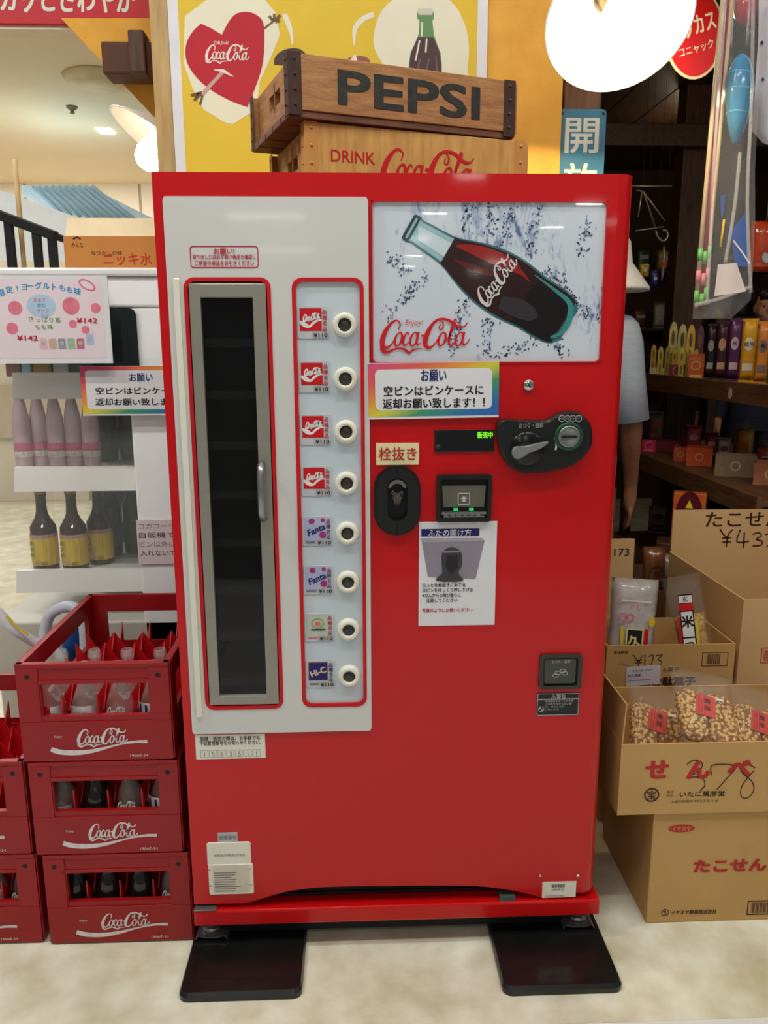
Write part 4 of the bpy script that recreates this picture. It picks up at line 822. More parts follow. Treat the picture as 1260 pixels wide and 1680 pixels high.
m = MB(); m.bb(fxl, fxr, YF-.02, FB, .03, zbase, mat('showcase_base_grey', (196, 192, 180), .4, var=.02), .005); m.build('base', sc_)
m = MB(); m.bb(fxl, fxp, YF-.012, YF-.008, zbase, zhead, PANE); m.build('front_glass', sc_)
m = MB(); m.bb(fxl, fxl+.004, YF, FB, zbase, zhead, PANE); m.build('side_glass', sc_)
xb = fx(150, 750, FB); m = MB(); m.bb(xb, fxr, FB-.01, FB, zbase, zhead, mat('dark_green_back', (22, 34, 30), .4, var=.2)); m.build('back_panel', sc_)
m = MB(); m.bb(fxl, xb, FB-.008, FB-.004, zbase, zhead, PANE); m.build('rear_glass', sc_)
SH = []
for v0, v1, u0 in ((612, 655, 10), (769, 808, 14), (941, 975, 18)):
    xa = fx(u0, v0); z1, z0 = fz(v0), fz(v1); SH.append(z1-.012)
    m = MB(); m.bb(xa, fxp-.002, YF+.04, FB-.02, z1-.022, z1-.012, mat('wire_shelf_white', (190, 190, 186), .5)); s_ = m.build('shelf', sc_)
    m = MB(); m.prism(Fr((xa, 0, 0), (0, 1, 0), (0, 0, 1)), [(YF+.02, z0), (YF+.04, z0), (YF+.055, z1), (YF+.035, z1)], 0, fxp-.002-xa, FRAIL); m.build('price_rail', s_)
# price card printed on the middle rail
# bottles in the showcase
def sc_bottle(proto, o, label, group):
    c = copy_tree(proto); c.location = o; c['label'] = label; c['group'] = group; return c
def lathe_bottle(name, label, group, prof, glass, labz, labm, cap=None, capm=None, rad=None, extra=None):
    r = thing(name, label, 'bottle', (0, 0, 0), group); m = MB(); m.lathe([(max(a, 0), max(b, 0)) for a, b in spline(prof, 3)], glass, (0, 0, 0), 20); m.build('bottle_body', r)
    m = MB(); R_ = rad
    for (z0, z1, mm_) in labz:
        n = 14
        for i in range(n):
            a, b = 2*math.pi*i/n, 2*math.pi*(i+1)/n
            m.face([(R_*math.cos(a), R_*math.sin(a), z0), (R_*math.cos(b), R_*math.sin(b), z0), (R_*math.cos(b), R_*math.sin(b), z1), (R_*math.cos(a), R_*math.sin(a), z1)], mm_, True)
    if extra: extra(m)
    m.build('bottle_label', r)
    if cap: m = MB(); m.lathe(cap, capm, (0, 0, 0), 16); m.build('bottle_cap', r)
    return r
PK = mat('pink_drink', (206, 176, 184), .15, var=.06, alpha=.9, coat=.4); LBP = mat('label_pink', (200, 96, 130), .4); LBW = mat('label_pale', (214, 204, 200), .4)
def pk_extra(m):
    f = Fr((0, -.0244, 0)); m.text(f, '桃ソーダ', 0, .034, .014, LBP, .0005, rot=.3, w=.026)
g1 = 'pale pink drink bottles on the middle shelf'
zs = SH[1]; pts = [(38, .075), (66, .10), (93, .075), (122, .085), (150, .075)]
protoP = None
PLAB = ['leftmost pale pink drink bottle on the middle showcase shelf', 'second pale pink drink bottle from left on the middle shelf', 'middle pink drink bottle of the five on the showcase shelf', 'fourth pale pink drink bottle from left on the middle shelf', 'rightmost pink drink bottle, next to the dark green bottles']
for i, (u, dy) in enumerate(pts):
    x = fx(u, 730, YF+dy+.03); o = (x, YF+dy+.03, zs+.003)
    if protoP is None:
        protoP = lathe_bottle('drink_bottle', PLAB[0], g1, [(0, .003), (.019, 0), (.0225, .008), (.022, .06), (.023, .10), (.0205, .135), (.015, .165), (.012, .180), (.012, .19)], PK, [(.028, .044, LBW), (.046, .066, LBP)], None, [(.0145, .184), (.015, .206), (.013, .212), (0, .212)], mat('cap_green', (120, 160, 60), .4), .0238, pk_extra); protoP.location = o
        protoP.children
        for ch in protoP.children:
            if ch.name.startswith('bottle_cap'): pass
    else: sc_bottle(protoP, o, PLAB[i], g1)
BRN = mat('brown_bottle_glass', (52, 30, 16), .1, var=.1, coat=.5); LY = mat('label_yellow', (206, 176, 40), .5, var=.1, scale=30); LYP = mat('label_mauve', (176, 140, 140), .5)
zs = SH[2]
def br_extra(m):
    f = Fr((0, -.0366, 0)); m.flat(f, ell(-.009, .022, .006), LYP, .0004); m.rect(f, .002, .014, .020, .024, mat('label_ochre', (150, 120, 30), .5), .0004)
    for i in range(3): m.text(f, '麦芽飲'[i], -.020, .075-.016*i, .013, I_BLK, .0004)
g2 = 'brown bottles with yellow labels on the lower shelf'; pr_ = [(0, .003), (.031, 0), (.0345, .006), (.0345, .105), (.030, .122), (.016, .150), (.0135, .19), (.0145, .2), (.0145, .212)]
BLAB = ['brown bottle with yellow label, leftmost on the lower showcase shelf', 'brown bottle with yellow label, middle of the three on the lower shelf', 'brown bottle with yellow label and dark green bottles right beside it']
protoB = None
for i, (u, dy) in enumerate(((72, .105), (121, .10), (164, .16))):
    x = fx(u, 880, YF+dy); o = (x, YF+dy, zs+.003)
    if protoB is None: protoB = lathe_bottle('brown_bottle', BLAB[0], g2, pr_, BRN, [(.012, .088, LY), (.088, .098, LYP)], None, [(.0155, .205), (.016, .216), (.012, .222), (0, .222)], mat('cap_gold', (170, 130, 40), .35, metal=.5), .0358, br_extra); protoB.location = o
    else: sc_bottle(protoB, o, BLAB[i], g2)
GRN = mat('dark_green_glass', (28, 52, 44), .12, var=.2, coat=.5); protoG = None; g3 = 'dark green bottles at the back of the showcase'
for si, (zs, us, t_) in enumerate(((SH[1], (174, 213), 'middle'), (SH[2], (182, 221), 'lower'))):
    for i, u in enumerate(us):
        dy = .24+.03*i; x = min(fx(u, 720+160*si, YF+dy), fxp-.036); o = (x, YF+dy, zs+.003)
        lab = 'dark green bottle at the back of the %s showcase shelf, %s of two' % (t_, ('left', 'right')[i])
        if protoG is None: protoG = lathe_bottle('green_bottle', lab, g3, [(0, .003), (.027, 0), (.031, .006), (.031, .13), (.027, .15), (.017, .18), (.0145, .215), (.0155, .220)], GRN, [(.03, .09, mat('label_dim', (46, 66, 60), .5))], None, [(.0165, .212), (.017, .220), (0, .224)], mat('cap_dim', (60, 70, 66), .4), .0322); protoG.location = o
        else: sc_bottle(protoG, o, lab, g3)
# tall cartons on the top shelf, half hidden by the hanging signs
zs = SH[0]; CC = [('brown', (120, 84, 70)), ('pale blue', (150, 186, 206)), ('mustard', (170, 140, 50)), ('pale grey', (190, 190, 190)), ('dark green', (40, 80, 66))]
for i, ((cn, c), (u0, u1)) in enumerate(zip(CC, ((8, 32), (34, 50), (53, 82), (86, 112), (115, 140)))):
    xa, xb2 = fx(u0, 600, YF+.08), fx(u1, 600, YF+.08)
    m = MB(); z1 = fz(578, Y=YF+.08) if i else fz(575, Y=YF+.08)
    m.bb(xa, xb2, YF+.08, YF+.14, zs+.001, zs+.10, mat('drink_carton_'+cn.replace(' ', '_'), c, .4, var=.1), .004); m.prism(Fr((xa, 0, 0), (0, 1, 0), (0, 0, 1)), [(YF+.085, zs+.1), (YF+.135, zs+.1), (YF+.112, zs+.125), (YF+.108, zs+.125)], .001, xb2-xa-.001, mat('drink_carton_'+cn.replace(' ', '_'), c, .4))
    tag(m.build('drink_carton', loc=((xa+xb2)/2, YF+.11, zs)), '%s drink carton on the top showcase shelf under the yogurt sign' % cn, 'carton', 'drink cartons on the top showcase shelf')
# upper window pane with dark reflections painted into its colour, on the right of the header
m = MB(); xa, xb2 = fx(150, 550, YF-.03), fx(225, 550, YF-.03); za, zb2 = fz(640, Y=YF-.03), fz(505, Y=YF-.03)
m.prism(Fr((0, YF-.0265, 0)), [(xa, za), (xb2, za), (xb2, zb2-.016), (xb2-.005, zb2-.005), (xb2-.016, zb2), (xa, zb2)], -.001, .002, mat('dark_reflection_glass', (18, 30, 28), .08, var=.3, scale=9, coat=.5)); m.build('upper_window', sc_)
# large sale sign with peaches
YSG = YF-.075; f = Fr((0, YSG, 0)); xa, xb2, za, zb2 = fx(-75, 520, YSG), fx(180, 520, YSG), fz(596, Y=YSG), fz(452, Y=YSG); W, H = xb2-xa, zb2-za
m = MB(); m.bb(xa, xb2, YSG, YSG+.003, za, zb2, PAPER); m.flat(f, rr(xa+.008, za+.012, xb2-.014, zb2-.008, .004), mat('sign_pale_pink', (228, 214, 218), .5, var=.02, scale=5), .0004)
s5 = lambda x, y: (lambda p: (p.x, p.z))(P(x/4.2, 290+y/4.2, Y=YSG))
txt = '期間限定!ヨーグルトもも味'; arcp = [(-190, 880), (-120, 850), (-60, 825), (10, 800), (65, 778), (120, 768), (168, 758), (210, 752), (265, 750), (320, 752), (375, 758), (430, 766), (480, 778), (535, 790), (590, 806)]
for i, ch in enumerate(txt): p = s5(*arcp[i+1]); m.text(f, ch, *p, .0175, I_CYAN, .0009, bold=.03, rot=(-.3, .25)[0]*0+(.2-.032*i))
for x, y, r_ in ((105, 905, 44), (490, 890, 55), (660, 905, 32), (85, 1045, 38), (503, 1015, 26), (590, 1055, 26)): m.flat(f, ell(*s5(x, y), r_/4.2*.00155, k=18), mat('ink_peach_pink', (222, 120, 140), .5, var=.15, scale=40), .0008)
m.flat(f, ell(*s5(285, 890), .034, .027), mat('ink_mist_blue', (176, 200, 220), .5), .0008)
for i in range(4): m.text(f, ('まるで', '飲む', 'ヨーグ', 'ルト')[i], *s5(275+12*i, 850+36*i), .010, (I_PINK, I_CYAN)[i % 2], .0012)
m.text(f, 'さっぱり系', *s5(310, 985), .0135, I_GRN, .0012, w=.075, rot=-.05); m.text(f, 'もも味', *s5(305, 1035), .013, I_GRN, .0012, w=.042)
for x, y in ((190, 1110), (600, 990)): m.text(f, '¥142', *s5(x, y), .0165, I_CRIM, .0012, w=.048, bold=.04)
m.ring(f, ell(*s5(600, 745), .021, .011, 20, -.5), ell(*s5(600, 745), .017, .008, 20, -.5), .0004, .001, I_PINK)
for i, c in enumerate(((222, 180, 190), (206, 170, 140), (150, 150, 170), (150, 190, 150), (190, 110, 120), (170, 190, 220))):
    p = s5(300+64*i, 1150-(30 if i == 5 else 0)); m.flat(f, rr(p[0]-.009, p[1]-.013, p[0]+.009, p[1]+.012, .003), mat('ink_pack%d' % i, c, .5), .0008); m.flat(f, ell(p[0], p[1]+.001, .005), I_LGR, .0011)
tag(m.build('sale_sign', loc=((xa+xb2)/2, YSG, za)), 'large pale pink sale sign with peaches hanging on the showcase front', 'sign')
c = P(233, 641, Y=YF-.045); rainbow(Fr((c.x, YF-.045, c.z), (1, 0, .0), (0, 0, 1)), .295, .121, 'rainbow bordered notice on the white showcase pillar, partly hidden by the machine', 0)
x0, z1 = fx(223, 853, YF-.024), fz(853, 250, YF-.024); x1, z0 = fx(292, 853, YF-.024), fz(925, 250, YF-.024); m = MB(); m.bb(x0, x1, YF-.025, YF-.022, z0, z1, mat('note_pinkish', (222, 206, 208), .7)); f = Fr((0, YF-.025, 0))
for i, t_ in enumerate(('コカコーラ', '自販機で', 'ビン以外は', '入れないで')): m.text(f, t_, (x0+x1)/2-.002, z1-.016-.024*i, .017, I_GRY if i % 2 == 0 else I_BLK, .0004, w=(x1-x0)*.86)
tag(m.build('handwritten_note', loc=((x0+x1)/2, YF-.025, z0)), 'pale pink handwritten note stuck low on the white showcase pillar', 'note')
# carton and black rack on top of the showcase
YC = .80; xa, z0 = fx(107, 438, YC), ztop; xb2 = fx(262, 438, YC); zt_ = P(150, 387, Y=YC).z
m = MB(); OC = mat('orange_cardboard', (190, 124, 56), .7, var=.04); m.bb(xa, xb2, YC, YC+.22, z0, zt_, OC, .002)
m.prism(Fr((xa, 0, 0), (0, 1, 0), (0, 0, 1)), [(YC+.001, zt_), (YC+.003, zt_), (YC+.03, zt_+.048), (YC+.028, zt_+.048)], .006, xb2-xa, mat('lit_flap', (232, 210, 170), .6))  # light on the flap is painted in as a paler colour
f = Fr((0, YC, 0)); p = P(203, 425, Y=YC); m.text(f, 'ニッキ水', p.x+.01, p.z, .034, I_BOXRED, .0006, w=.125, bold=.02); p = P(127, 402, Y=YC); m.text(f, 'みんな', p.x, p.z, .014, I_BROWN, .0006, w=.03); m.line(f, [(p.x-.01, p.z+.014), (p.x, p.z+.019), (p.x+.01, p.z+.014)], .004, I_BROWN); p = P(175, 415, Y=YC); m.text(f, 'なつかしの味', p.x, p.z, .012, I_BROWN, .0006, w=.08)
tag(m.build('drink_box', loc=((xa+xb2)/2, YC+.11, z0)), 'orange brown cardboard box with red lettering on top of the white showcase', 'box')
YK = .98; rk = thing('black_rack', 'black slatted rack standing on top of the white showcase', 'rack', (fx(30, 430, YK), YK, ztop))
m = MB(); a, b = P(-40, 338, Y=YK), P(92, 388, Y=YK); sl = (b.z-a.z)/(b.x-a.x); ang = math.atan2(b.z-a.z, b.x-a.x)
zc_ = (a.z+b.z)/2; m.box(((a.x+b.x)/2, YK, zc_), (math.hypot(b.x-a.x, b.z-a.z), .03, .028), BLACK, .004, Matrix.Rotation(-ang, 3, 'Y')); m.box(((a.x+b.x)/2, YK+.1, zc_), (math.hypot(b.x-a.x, b.z-a.z), .02, .02), BLACK, .003, Matrix.Rotation(-ang, 3, 'Y')); m.build('top_rail', rk)
for u in (-28, 18, 62, 87):
    x = fx(u, 410, YK); zz_ = a.z+sl*(x-a.x)
    m = MB(); m.bb(x-.011, x+.011, YK-.01, YK+.01, ztop, zz_, BLACK, .002); m.build('slat', rk)
m = MB(); a, b = P(24, 262, Y=1.06), P(40, 442, Y=1.06); m.tube([(a.x, 1.06, a.z), (b.x, 1.06, ztop)], .0075, mat('bamboo', (196, 164, 112), .5, var=.15), 8)
tag(m.build('thin_stick', loc=(b.x, 1.06, ztop)), 'thin pale bamboo stick standing behind the black rack', 'stick')
# kiosk with a blue ribbed awning far behind
YA = 5.2; ks = thing('mall_kiosk', 'far mall kiosk with a pale blue ribbed roof and white fascia', 'kiosk', (-2.3, 6, 0))
m = MB(); AW = mat('awning_blue', (178, 208, 222), .5, var=.12, scale=3, stretch=(6, 1, 1)); s6 = lambda x, y, Y=YA: P(x/4.2, 290+y/4.2, Y=Y)
pts = [s6(150, 60, YA), s6(600, 60, YA), s6(1080, 300, YA), s6(700, 330, YA), s6(420, 250, YA), s6(150, 130, YA)]
m.prism(Fr((0, YA, 0)), [(p.x, p.z) for p in pts], -.9, 0, AW)
for i in range(10): 
    a, b = s6(230+45*i, 66, YA), s6(430+62*i, 255+10*i, YA); m.tube([(a.x, YA-.006, a.z), (b.x, YA-.006, b.z)], .016, mat('awning_rib', (150, 186, 204), .5), 6)
m.build('awning', ks)
m = MB(); m.prism(Fr((0, YA-.3, 0)), [(p.x, p.z) for p in (s6(-300, 20, YA-.3), s6(0, 90, YA-.3), s6(560, 290, YA-.3), s6(480, 380, YA-.3), s6(460, 640, YA-.3), s6(-300, 640, YA-.3))], -.1, 0, mat('kiosk_fascia', (206, 214, 220), .5, var=.03)); m.build('fascia', ks)
m = MB(); a, b = s6(-200, 640, YA-.25), s6(520, 640, YA-.25); m.bb(a.x, b.x, YA-.35, YA+.6, 0, b.z+.05, mat('kiosk_counter', (208, 198, 176), .5)); m.bb(a.x-.3, b.x+.3, YA-.38, YA-.36, .5, .9, mat('kiosk_band', (186, 168, 138), .5)); m.build('counter', ks)
# pale bent tube and blue basin behind the crates
def p3(u, v, Y): p = P(u, v, Y=Y); return tuple(p)
m = MB(); TW = mat('white_tube', (214, 214, 220), .3, var=.03)
m.tube(spline([p3(-30, 980, .50), p3(0, 1008, .50), p3(25, 1035, .50), p3(60, 1056, .52), p3(95, 1075, .53), p3(110, 1130, .53)], 6), .013, TW, 10); f = Fr((0, .485, 0)); m.line(f, [(lambda p: (p.x, p.z))(P(u, v, Y=.485)) for u, v in ((10, 1010), (28, 1028), (48, 1042))], .006, I_YEL)
tag(m.build('bent_tube', loc=p3(110, 1130, .53)), 'white bent tube with a yellow strip behind the red crates', 'tube')
m = MB(); m.tube(spline([p3(72, 1050, .55), p3(80, 1012, .55), p3(105, 996, .55), p3(126, 1000, .545), p3(138, 1030, .535), p3(140, 1080, .53), p3(140, 1110, .53)], 6), .014, mat('pale_loop', (196, 204, 216), .25, var=.05), 10)
tag(m.build('loop_handle', loc=p3(140, 1110, .53)), 'pale loop handle rising behind the top red crate', 'handle')
a = p3(128, 1060, .575); m = MB(); m.lathe([(0, -.06), (.035, -.06), (.045, .05), (.043, .052), (.033, -.055), (0, -.055)], mat('blue_plastic', (40, 90, 160), .25, var=.1), (a[0]-.01, .60, a[2]), 22, squash=.6)
tag(m.build('blue_cup', loc=(a[0]-.01, .60, a[2]-.06)), 'blue plastic cup glimpsed through the side opening of the top crate', 'cup')
# ============================================================ right: cartons in front of the shop
def X_(u, v, Y): return P(u, v, Y=Y).x
def Z_(u, v, Y): return P(u, v, Y=Y).z
def pxz(Y): return lambda u, v: (lambda p: (p.x, p.z))(P(u, v, Y=Y))
def carton(name, label, x0, x1, y0, y1, z0, z1, cm, prints=None, group=None):
    r = thing(name, label, 'box', ((x0+x1)/2, (y0+y1)/2, z0), group); m = MB(); m.bb(x0, x1, y0, y1, z0, z1, cm, .0025)
    ym = (y0+y1)/2; m.bb(x0+.001, x1-.001, ym-.0006, ym+.0006, z1-.0004, z1+.0004, mat('box_seam', (130, 96, 56), .8))
    if prints: prints(m, Fr((0, y0, 0)))
    m.build('box_body', r); return r
def open_carton(name, label, x0, x1, y0, y1, z0, z1, cm, prints=None, flaps=(), fill=0):
    """open top box with thin walls; flaps: list of (side, height, lean, print)"""
    r = thing(name, label, 'box', ((x0+x1)/2, (y0+y1)/2, z0)); t = .004; m = MB()
    m.bb(x0, x1, y0, y0+t, z0, z1, cm); m.bb(x0, x1, y1-t, y1, z0, z1, cm); m.bb(x0, x0+t, y0+t, y1-t, z0, z1, cm); m.bb(x1-t, x1, y0+t, y1-t, z0, z1, cm); m.bb(x0+t, x1-t, y0+t, y1-t, z0, z0+t, cm)
    if prints: prints(m, Fr((0, y0, 0)))
    m.build('box_body', r)
    for side, h, lean, pr in flaps:
        m = MB()
        if side == 'back': f = Fr((0, y1-t, z1), (1, 0, 0), (0, math.sin(lean), math.cos(lean))); m.prism(f, [(x0+.002, 0), (x1-.002, 0), (x1-.002, h), (x0+.002, h)], -.003, 0, cm); pr and pr(m, f, x0, h)
        elif side == 'left': f = Fr((x0+.002, 0, z1), (0, 1, 0), (-math.sin(lean), 0, math.cos(lean))); m.prism(f, [(y0+.002, 0), (y1-.002, 0), (y1-.002, h), (y0+.002, h)], -.0015, .0015, cm)
        elif side == 'front': f = Fr((0, y0+t, z1), (1, 0, 0), (0, -math.sin(lean), math.cos(lean))); m.prism(f, [(x0+.002, 0), (x1-.002, 0), (x1-.002, h), (x0+.002, h)], -.003, 0, cm); pr and pr(m, f, x0, h)
        m.build('box_flap', r)
    return r
Y1 = .038; c = pxz(Y1); bx, _ = c(1060, 1515); bx2 = bx+.50; bz = c(1075, 1333)[1]
def pr1(m, f):
    e = c(1118, 1359); m.flat(f, ell(*e, .0275, .0088), I_BOXRED, .0005); m.text(f, 'イケヌヤ', *e, .0125, mat('ink_card_light', (206, 160, 110), .6), .0009, w=.038, bold=.02)
    p = c(1139, 1421); m.text(f, 'たこせん', p[0], p[1], .032, I_BOXRED, .0006, w=.150, align='l', bold=.09)
    p = c(1091, 1497); m.ring(f, ell(*p, .0082, k=20), ell(*p, .0068, k=20), 0, .0006, I_BLK); m.flat(f, [(p[0]-.005, p[1]+.003), (p[0]+.002, p[1]+.005), (p[0]-.002, p[1]), (p[0]+.005, p[1]-.003), (p[0]-.002, p[1]-.006), (p[0]+.001, p[1]-.001)], I_BLK, .0006)
    p = c(1101, 1497); m.text(f, 'イケヌヤ製菓株式会社', p[0], p[1], .0115, I_BLK, .0006, w=.096, align='l', bold=.025, shear=.15)
    a, b = c(1227, 1478), c(1290, 1499); m.ring(f, [(a[0], b[1]), (b[0], b[1]), (b[0], a[1]), (a[0], a[1])], [(a[0]+.002, b[1]+.002), (b[0]-.002, b[1]+.002), (b[0]-.002, a[1]-.002), (a[0]+.002, a[1]-.002)], 0, .0006, I_BLK)
    for i in range(18): x = a[0]+.008+.0026*i; m.rect(f, x, b[1]+.004, x+(.0016 if i % 3 else .0008), a[1]-.004, I_BROWN, .0006)
carton('cardboard_box', 'closed cardboard box with red lettering standing on the floor at right front', bx, bx2, Y1, Y1+.30, 0, bz, CARD, pr1)
# open box of nut crackers on top
Y2 = .030; c2_ = pxz(Y2); ax0 = c2_(1013, 1330)[0]; az0 = bz+.0012; az1 = c2_(1022, 1222)[1]; ax1 = ax0+.52; AY1 = Y2+.27
def pr2(m, f):
    for ch, (u, v) in zip('せんべい', ((1078, 1262), (1146, 1262), (1213, 1260), (1284, 1258))): m.text(f, ch, *c2_(u, v), .046, I_BOXRED, .0005, w=.043, bold=.085)
    p = c2_(1069, 1304); m.ring(f, ell(*p, .0155, k=24), ell(*p, .0125, k=24), 0, .0006, I_BROWN); m.text(f, '宝', *p, .021, I_BROWN, .0006, bold=.02)
    p = c2_(1099, 1302); m.text(f, '株式', p[0], p[1]+.004, .0075, I_BROWN, .0006); m.text(f, '会社', p[0], p[1]-.004, .0075, I_BROWN, .0006)
    p = c2_(1115, 1303); m.text(f, 'いたに萬彦堂', *p, .013, I_BLK, .0006, w=.092, align='l', bold=.02); p = c2_(1101, 1315); m.text(f, '大阪府柏原市今町2丁目11-28', *p, .0065, I_BROWN, .0006, w=.096, align='l')
    # handwritten price over the print
    w4 = lambda x, y: c2_(960+x/4.2, 1080+y/4.2)
    for pts in (((700, 730), (750, 700), (805, 720), (790, 770), (720, 815), (800, 820), (825, 870), (790, 915)), ((872, 805), (876, 735), (1035, 740), (980, 820), (905, 905)), ((1170, 755), (1120, 728), (1070, 745), (1085, 790), (1150, 850), (1160, 910), (1120, 960), (1075, 950), (1075, 890), (1120, 820), (1165, 770))):
        m.line(f, [w4(*p) for p in pts], .0011, I_BLK, .0009)
open_carton('open_cardboard_box', 'open cardboard box of nut crackers with red せんべい lettering, on the closed floor box', ax0, ax1, Y2, AY1, az0, az1, CARD, pr2, [('left', .085, -.05, None)])
NUT = bpy.data.materials.new('peanut_brittle'); NUT.use_nodes = True; nt = NUT.node_tree; N_ = nt.nodes; b = N_['Principled BSDF']; b.inputs['Roughness'].default_value = .35
tc = N_.new('ShaderNodeTexCoord'); vo = N_.new('ShaderNodeTexVoronoi'); vo.inputs['Scale'].default_value = 125; nt.links.new(tc.outputs['Object'], vo.inputs['Vector'])
cr = N_.new('ShaderNodeValToRGB'); cr.color_ramp.elements[0].position = .46; cr.color_ramp.elements[0].color = (*lin((226, 186, 112)), 1); cr.color_ramp.elements[1].position = .58; cr.color_ramp.elements[1].color = (*lin((150, 92, 44)), 1)
nt.links.new(vo.outputs['Distance'], cr.inputs['Fac']); nt.links.new(cr.outputs['Color'], b.inputs['Base Color'])
bp = N_.new('ShaderNodeBump'); bp.invert = True; bp.inputs['Strength'].default_value = .8; bp.inputs['Distance'].default_value = .004; nt.links.new(vo.outputs['Distance'], bp.inputs['Height']); nt.links.new(bp.outputs['Normal'], b.inputs['Normal'])
LABR = mat('snack_label_red', (216, 66, 50), .5, var=.2, scale=70)
def pillow(m, fr, w, h, d, mm_, nx=8, ny=8, wob=0, seed=0):
    """a puffed bag: seams at the rim, belly in the middle"""
    rs_ = random.Random(seed); g = {}
    for sgn in (1, -1):
        for i in range(nx+1):
            for j in range(ny+1):
                a, b = 2*i/nx-1, 2*j/ny-1; rim = i in (0, nx) or j in (0, ny)
                if sgn < 0 and rim: g[(sgn, i, j)] = g[(1, i, j)]; continue
                p = fr.at(a*w/2*(1-.04*(1-abs(b))), b*h/2, sgn*d/2*((1-a*a)**.5)*((1-b**4)**.5)+(rs_.uniform(-wob, wob)))
                g[(sgn, i, j)] = m.bm.verts.new(p)
        for i in range(nx):
            for j in range(ny):
                q_ = [g[(sgn, i, j)], g[(sgn, i+1, j)], g[(sgn, i+1, j+1)], g[(sgn, i, j+1)]]
                if len(set(q_)) < 4: continue
                try: f = m.bm.faces.new(q_ if sgn > 0 else q_[::-1])
                except ValueError: continue
                f.smooth = True; f.material_index = m.mi(mm_)
for i, (u, v, tilt, roll, lab) in enumerate(((1078, 1196, .75, .26, 'bag of nut crackers with red label at the left end of the open せんべい box'), (1158, 1172, .9, .22, 'middle bag of nut crackers, raised highest in the open せんべい box'), (1246, 1198, .8, .28, 'bag of nut crackers cut by the right edge of the photo'))):
    Yb = Y2+(.145, .08, .145)[i]; c = P(u, v, Y=Yb); r0 = V((math.cos(roll), 0, -math.sin(roll))); u0 = V((math.sin(roll)*math.cos(tilt), math.sin(tilt), math.cos(roll)*math.cos(tilt)))
    f = Fr(c, r0, u0); bag = thing('nut_cracker_bag', lab, 'snack', c-V((0, 0, .06)), 'bags of nut crackers in the open box')
    for sx in (-.031, .031):
        m = MB(); m.prism(f, rr(sx-.029, -.062, sx+.029, .050, .022, 6), -.009, .009, NUT, .006); m.build('cracker_slab', bag)
    m = MB(); m.prism(f.sub(-.004, .012, .011, -.12), [(-.021, -.022), (.021, -.022), (.021, .026), (-.021, .026)], -.0004, .0004, LABR); g_ = f.sub(-.004, .012, .0114, -.12)
    for j, ch in enumerate('商味'): m.text(g_, ch, .004, .013-.017*j, .013, I_BLK, .0006, bold=.02)
    for j in range(3): m.line(g_, [(-.015+.006*j, -.018), (-.015+.006*j, .022)], .0015, I_BOXRED)
    m.build('snack_label', bag)
    m = MB(); m.rect(f, .020, .030, .038, .036, I_WHT, .0125); m.build('price_strip', bag)
    m = MB(); pillow(m, f.sub(0, .014), .138, .18, .034, FILM, 10, 10, .002, i); m.build('clear_wrap', bag)
# box of rice puffs behind
Y3 = .40; c3_ = pxz(Y3); b3x0 = c3_(996, 1057)[0]; b3x1 = c3_(1207, 1060)[0]; b3z1 = c3_(1100, 1058)[1]; b3z0 = b3z1-.19
carton('cardboard_box', 'plain cardboard box on the floor behind, carrying the 駄菓子 box', b3x0+.004, b3x1-.004, Y3+.006, Y3+.19, 0, b3z0-.0012, CARD2)
def pr3(m, f):
    q3 = lambda x, y: c3_(980+x/4.5, 850+y/4.5)
    m.text(f, '賞味期間', *q3(172, 992), .0085, I_BROWN, .0005, w=.034, bold=.01)
    for pts in (((262, 1008), (290, 1040), (303, 1062)), ((335, 1010), (315, 1045), (300, 1095)), ((278, 1050), (330, 1046)), ((276, 1070), (332, 1065)), ((352, 1005), (350, 1095)), ((375, 1022), (415, 1012), (395, 1090)), ((430, 1015), (480, 1010), (450, 1042), (475, 1060), (462, 1085), (430, 1092))): m.line(f, [q3(*p) for p in pts], .0016, I_BLK, .0007, k=3)
    a, b = q3(768, 1095), q3(968, 988); m.ring(f, [a, (b[0], a[1]), b, (a[0], b[1])], [(a[0]+.0014, a[1]+.0014), (b[0]-.0014, a[1]+.0014), (b[0]-.0014, b[1]-.0014), (a[0]+.0014, b[1]-.0014)], 0, .0005, I_BROWN)
    for i in range(14): x = a[0]+.0115+.0024*i; m.rect(f, x, a[1]+.005, x+(.0017 if i % 2 else .0008), b[1]-.004, I_BROWN, .0005)
    m.text(f, 'ふ菓子', *q3(540, 1118), .0125, I_BROWN, .0005, w=.042, bold=.01); m.text(f, '田舎駄菓子', *q3(520, 1205), .025, I_BROWN, .0005, w=.135, bold=.075); m.text(f, '田舎駄菓子', *q3(520, 1205), .025, mat('ink_card_tone', (200, 158, 98), .7), .0009, w=.135, bold=.0)
    m.text(f, '2.500g', *q3(200, 1080), .009, I_GRY, .0005, w=.03, rot=-.25); m.text(f, '株式会社山口', *q3(290, 1322), .008, I_BROWN, .0005, w=.05, bold=.01)
open_carton('open_cardboard_box', 'open cardboard box with 駄菓子 print and handwritten price, holding puffed rice bags', b3x0, b3x1, Y3, Y3+.195, b3z0, b3z1, CARD, pr3)
a, b = c3_(1026, 1124), c3_(1084, 1092); m = MB(); f = Fr(((a[0]+b[0])/2, Y3-.0012, (a[1]+b[1])/2)).sub(0, 0, 0, .05); hw_, hh = (b[0]-a[0])/2, (b[1]-a[1])/2; m.prism(f, [(-hw_, -hh), (hw_, -hh), (hw_, hh), (-hw_, hh)], -.0005, .0003, mat('slip_lilac', (214, 206, 216), .6)); m.text(f, '発送伝票 お菓子', -.003, hh-.011, .006, I_GRY, .0006, w=.05); m.text(f, '佐久平店', -hw_+.004, .002, .008, I_BLK, .0006, align='l', bold=.015); m.line(f, [(-hw_+.004, -.011), (.018, -.011)], .001, I_GRY, k=1)
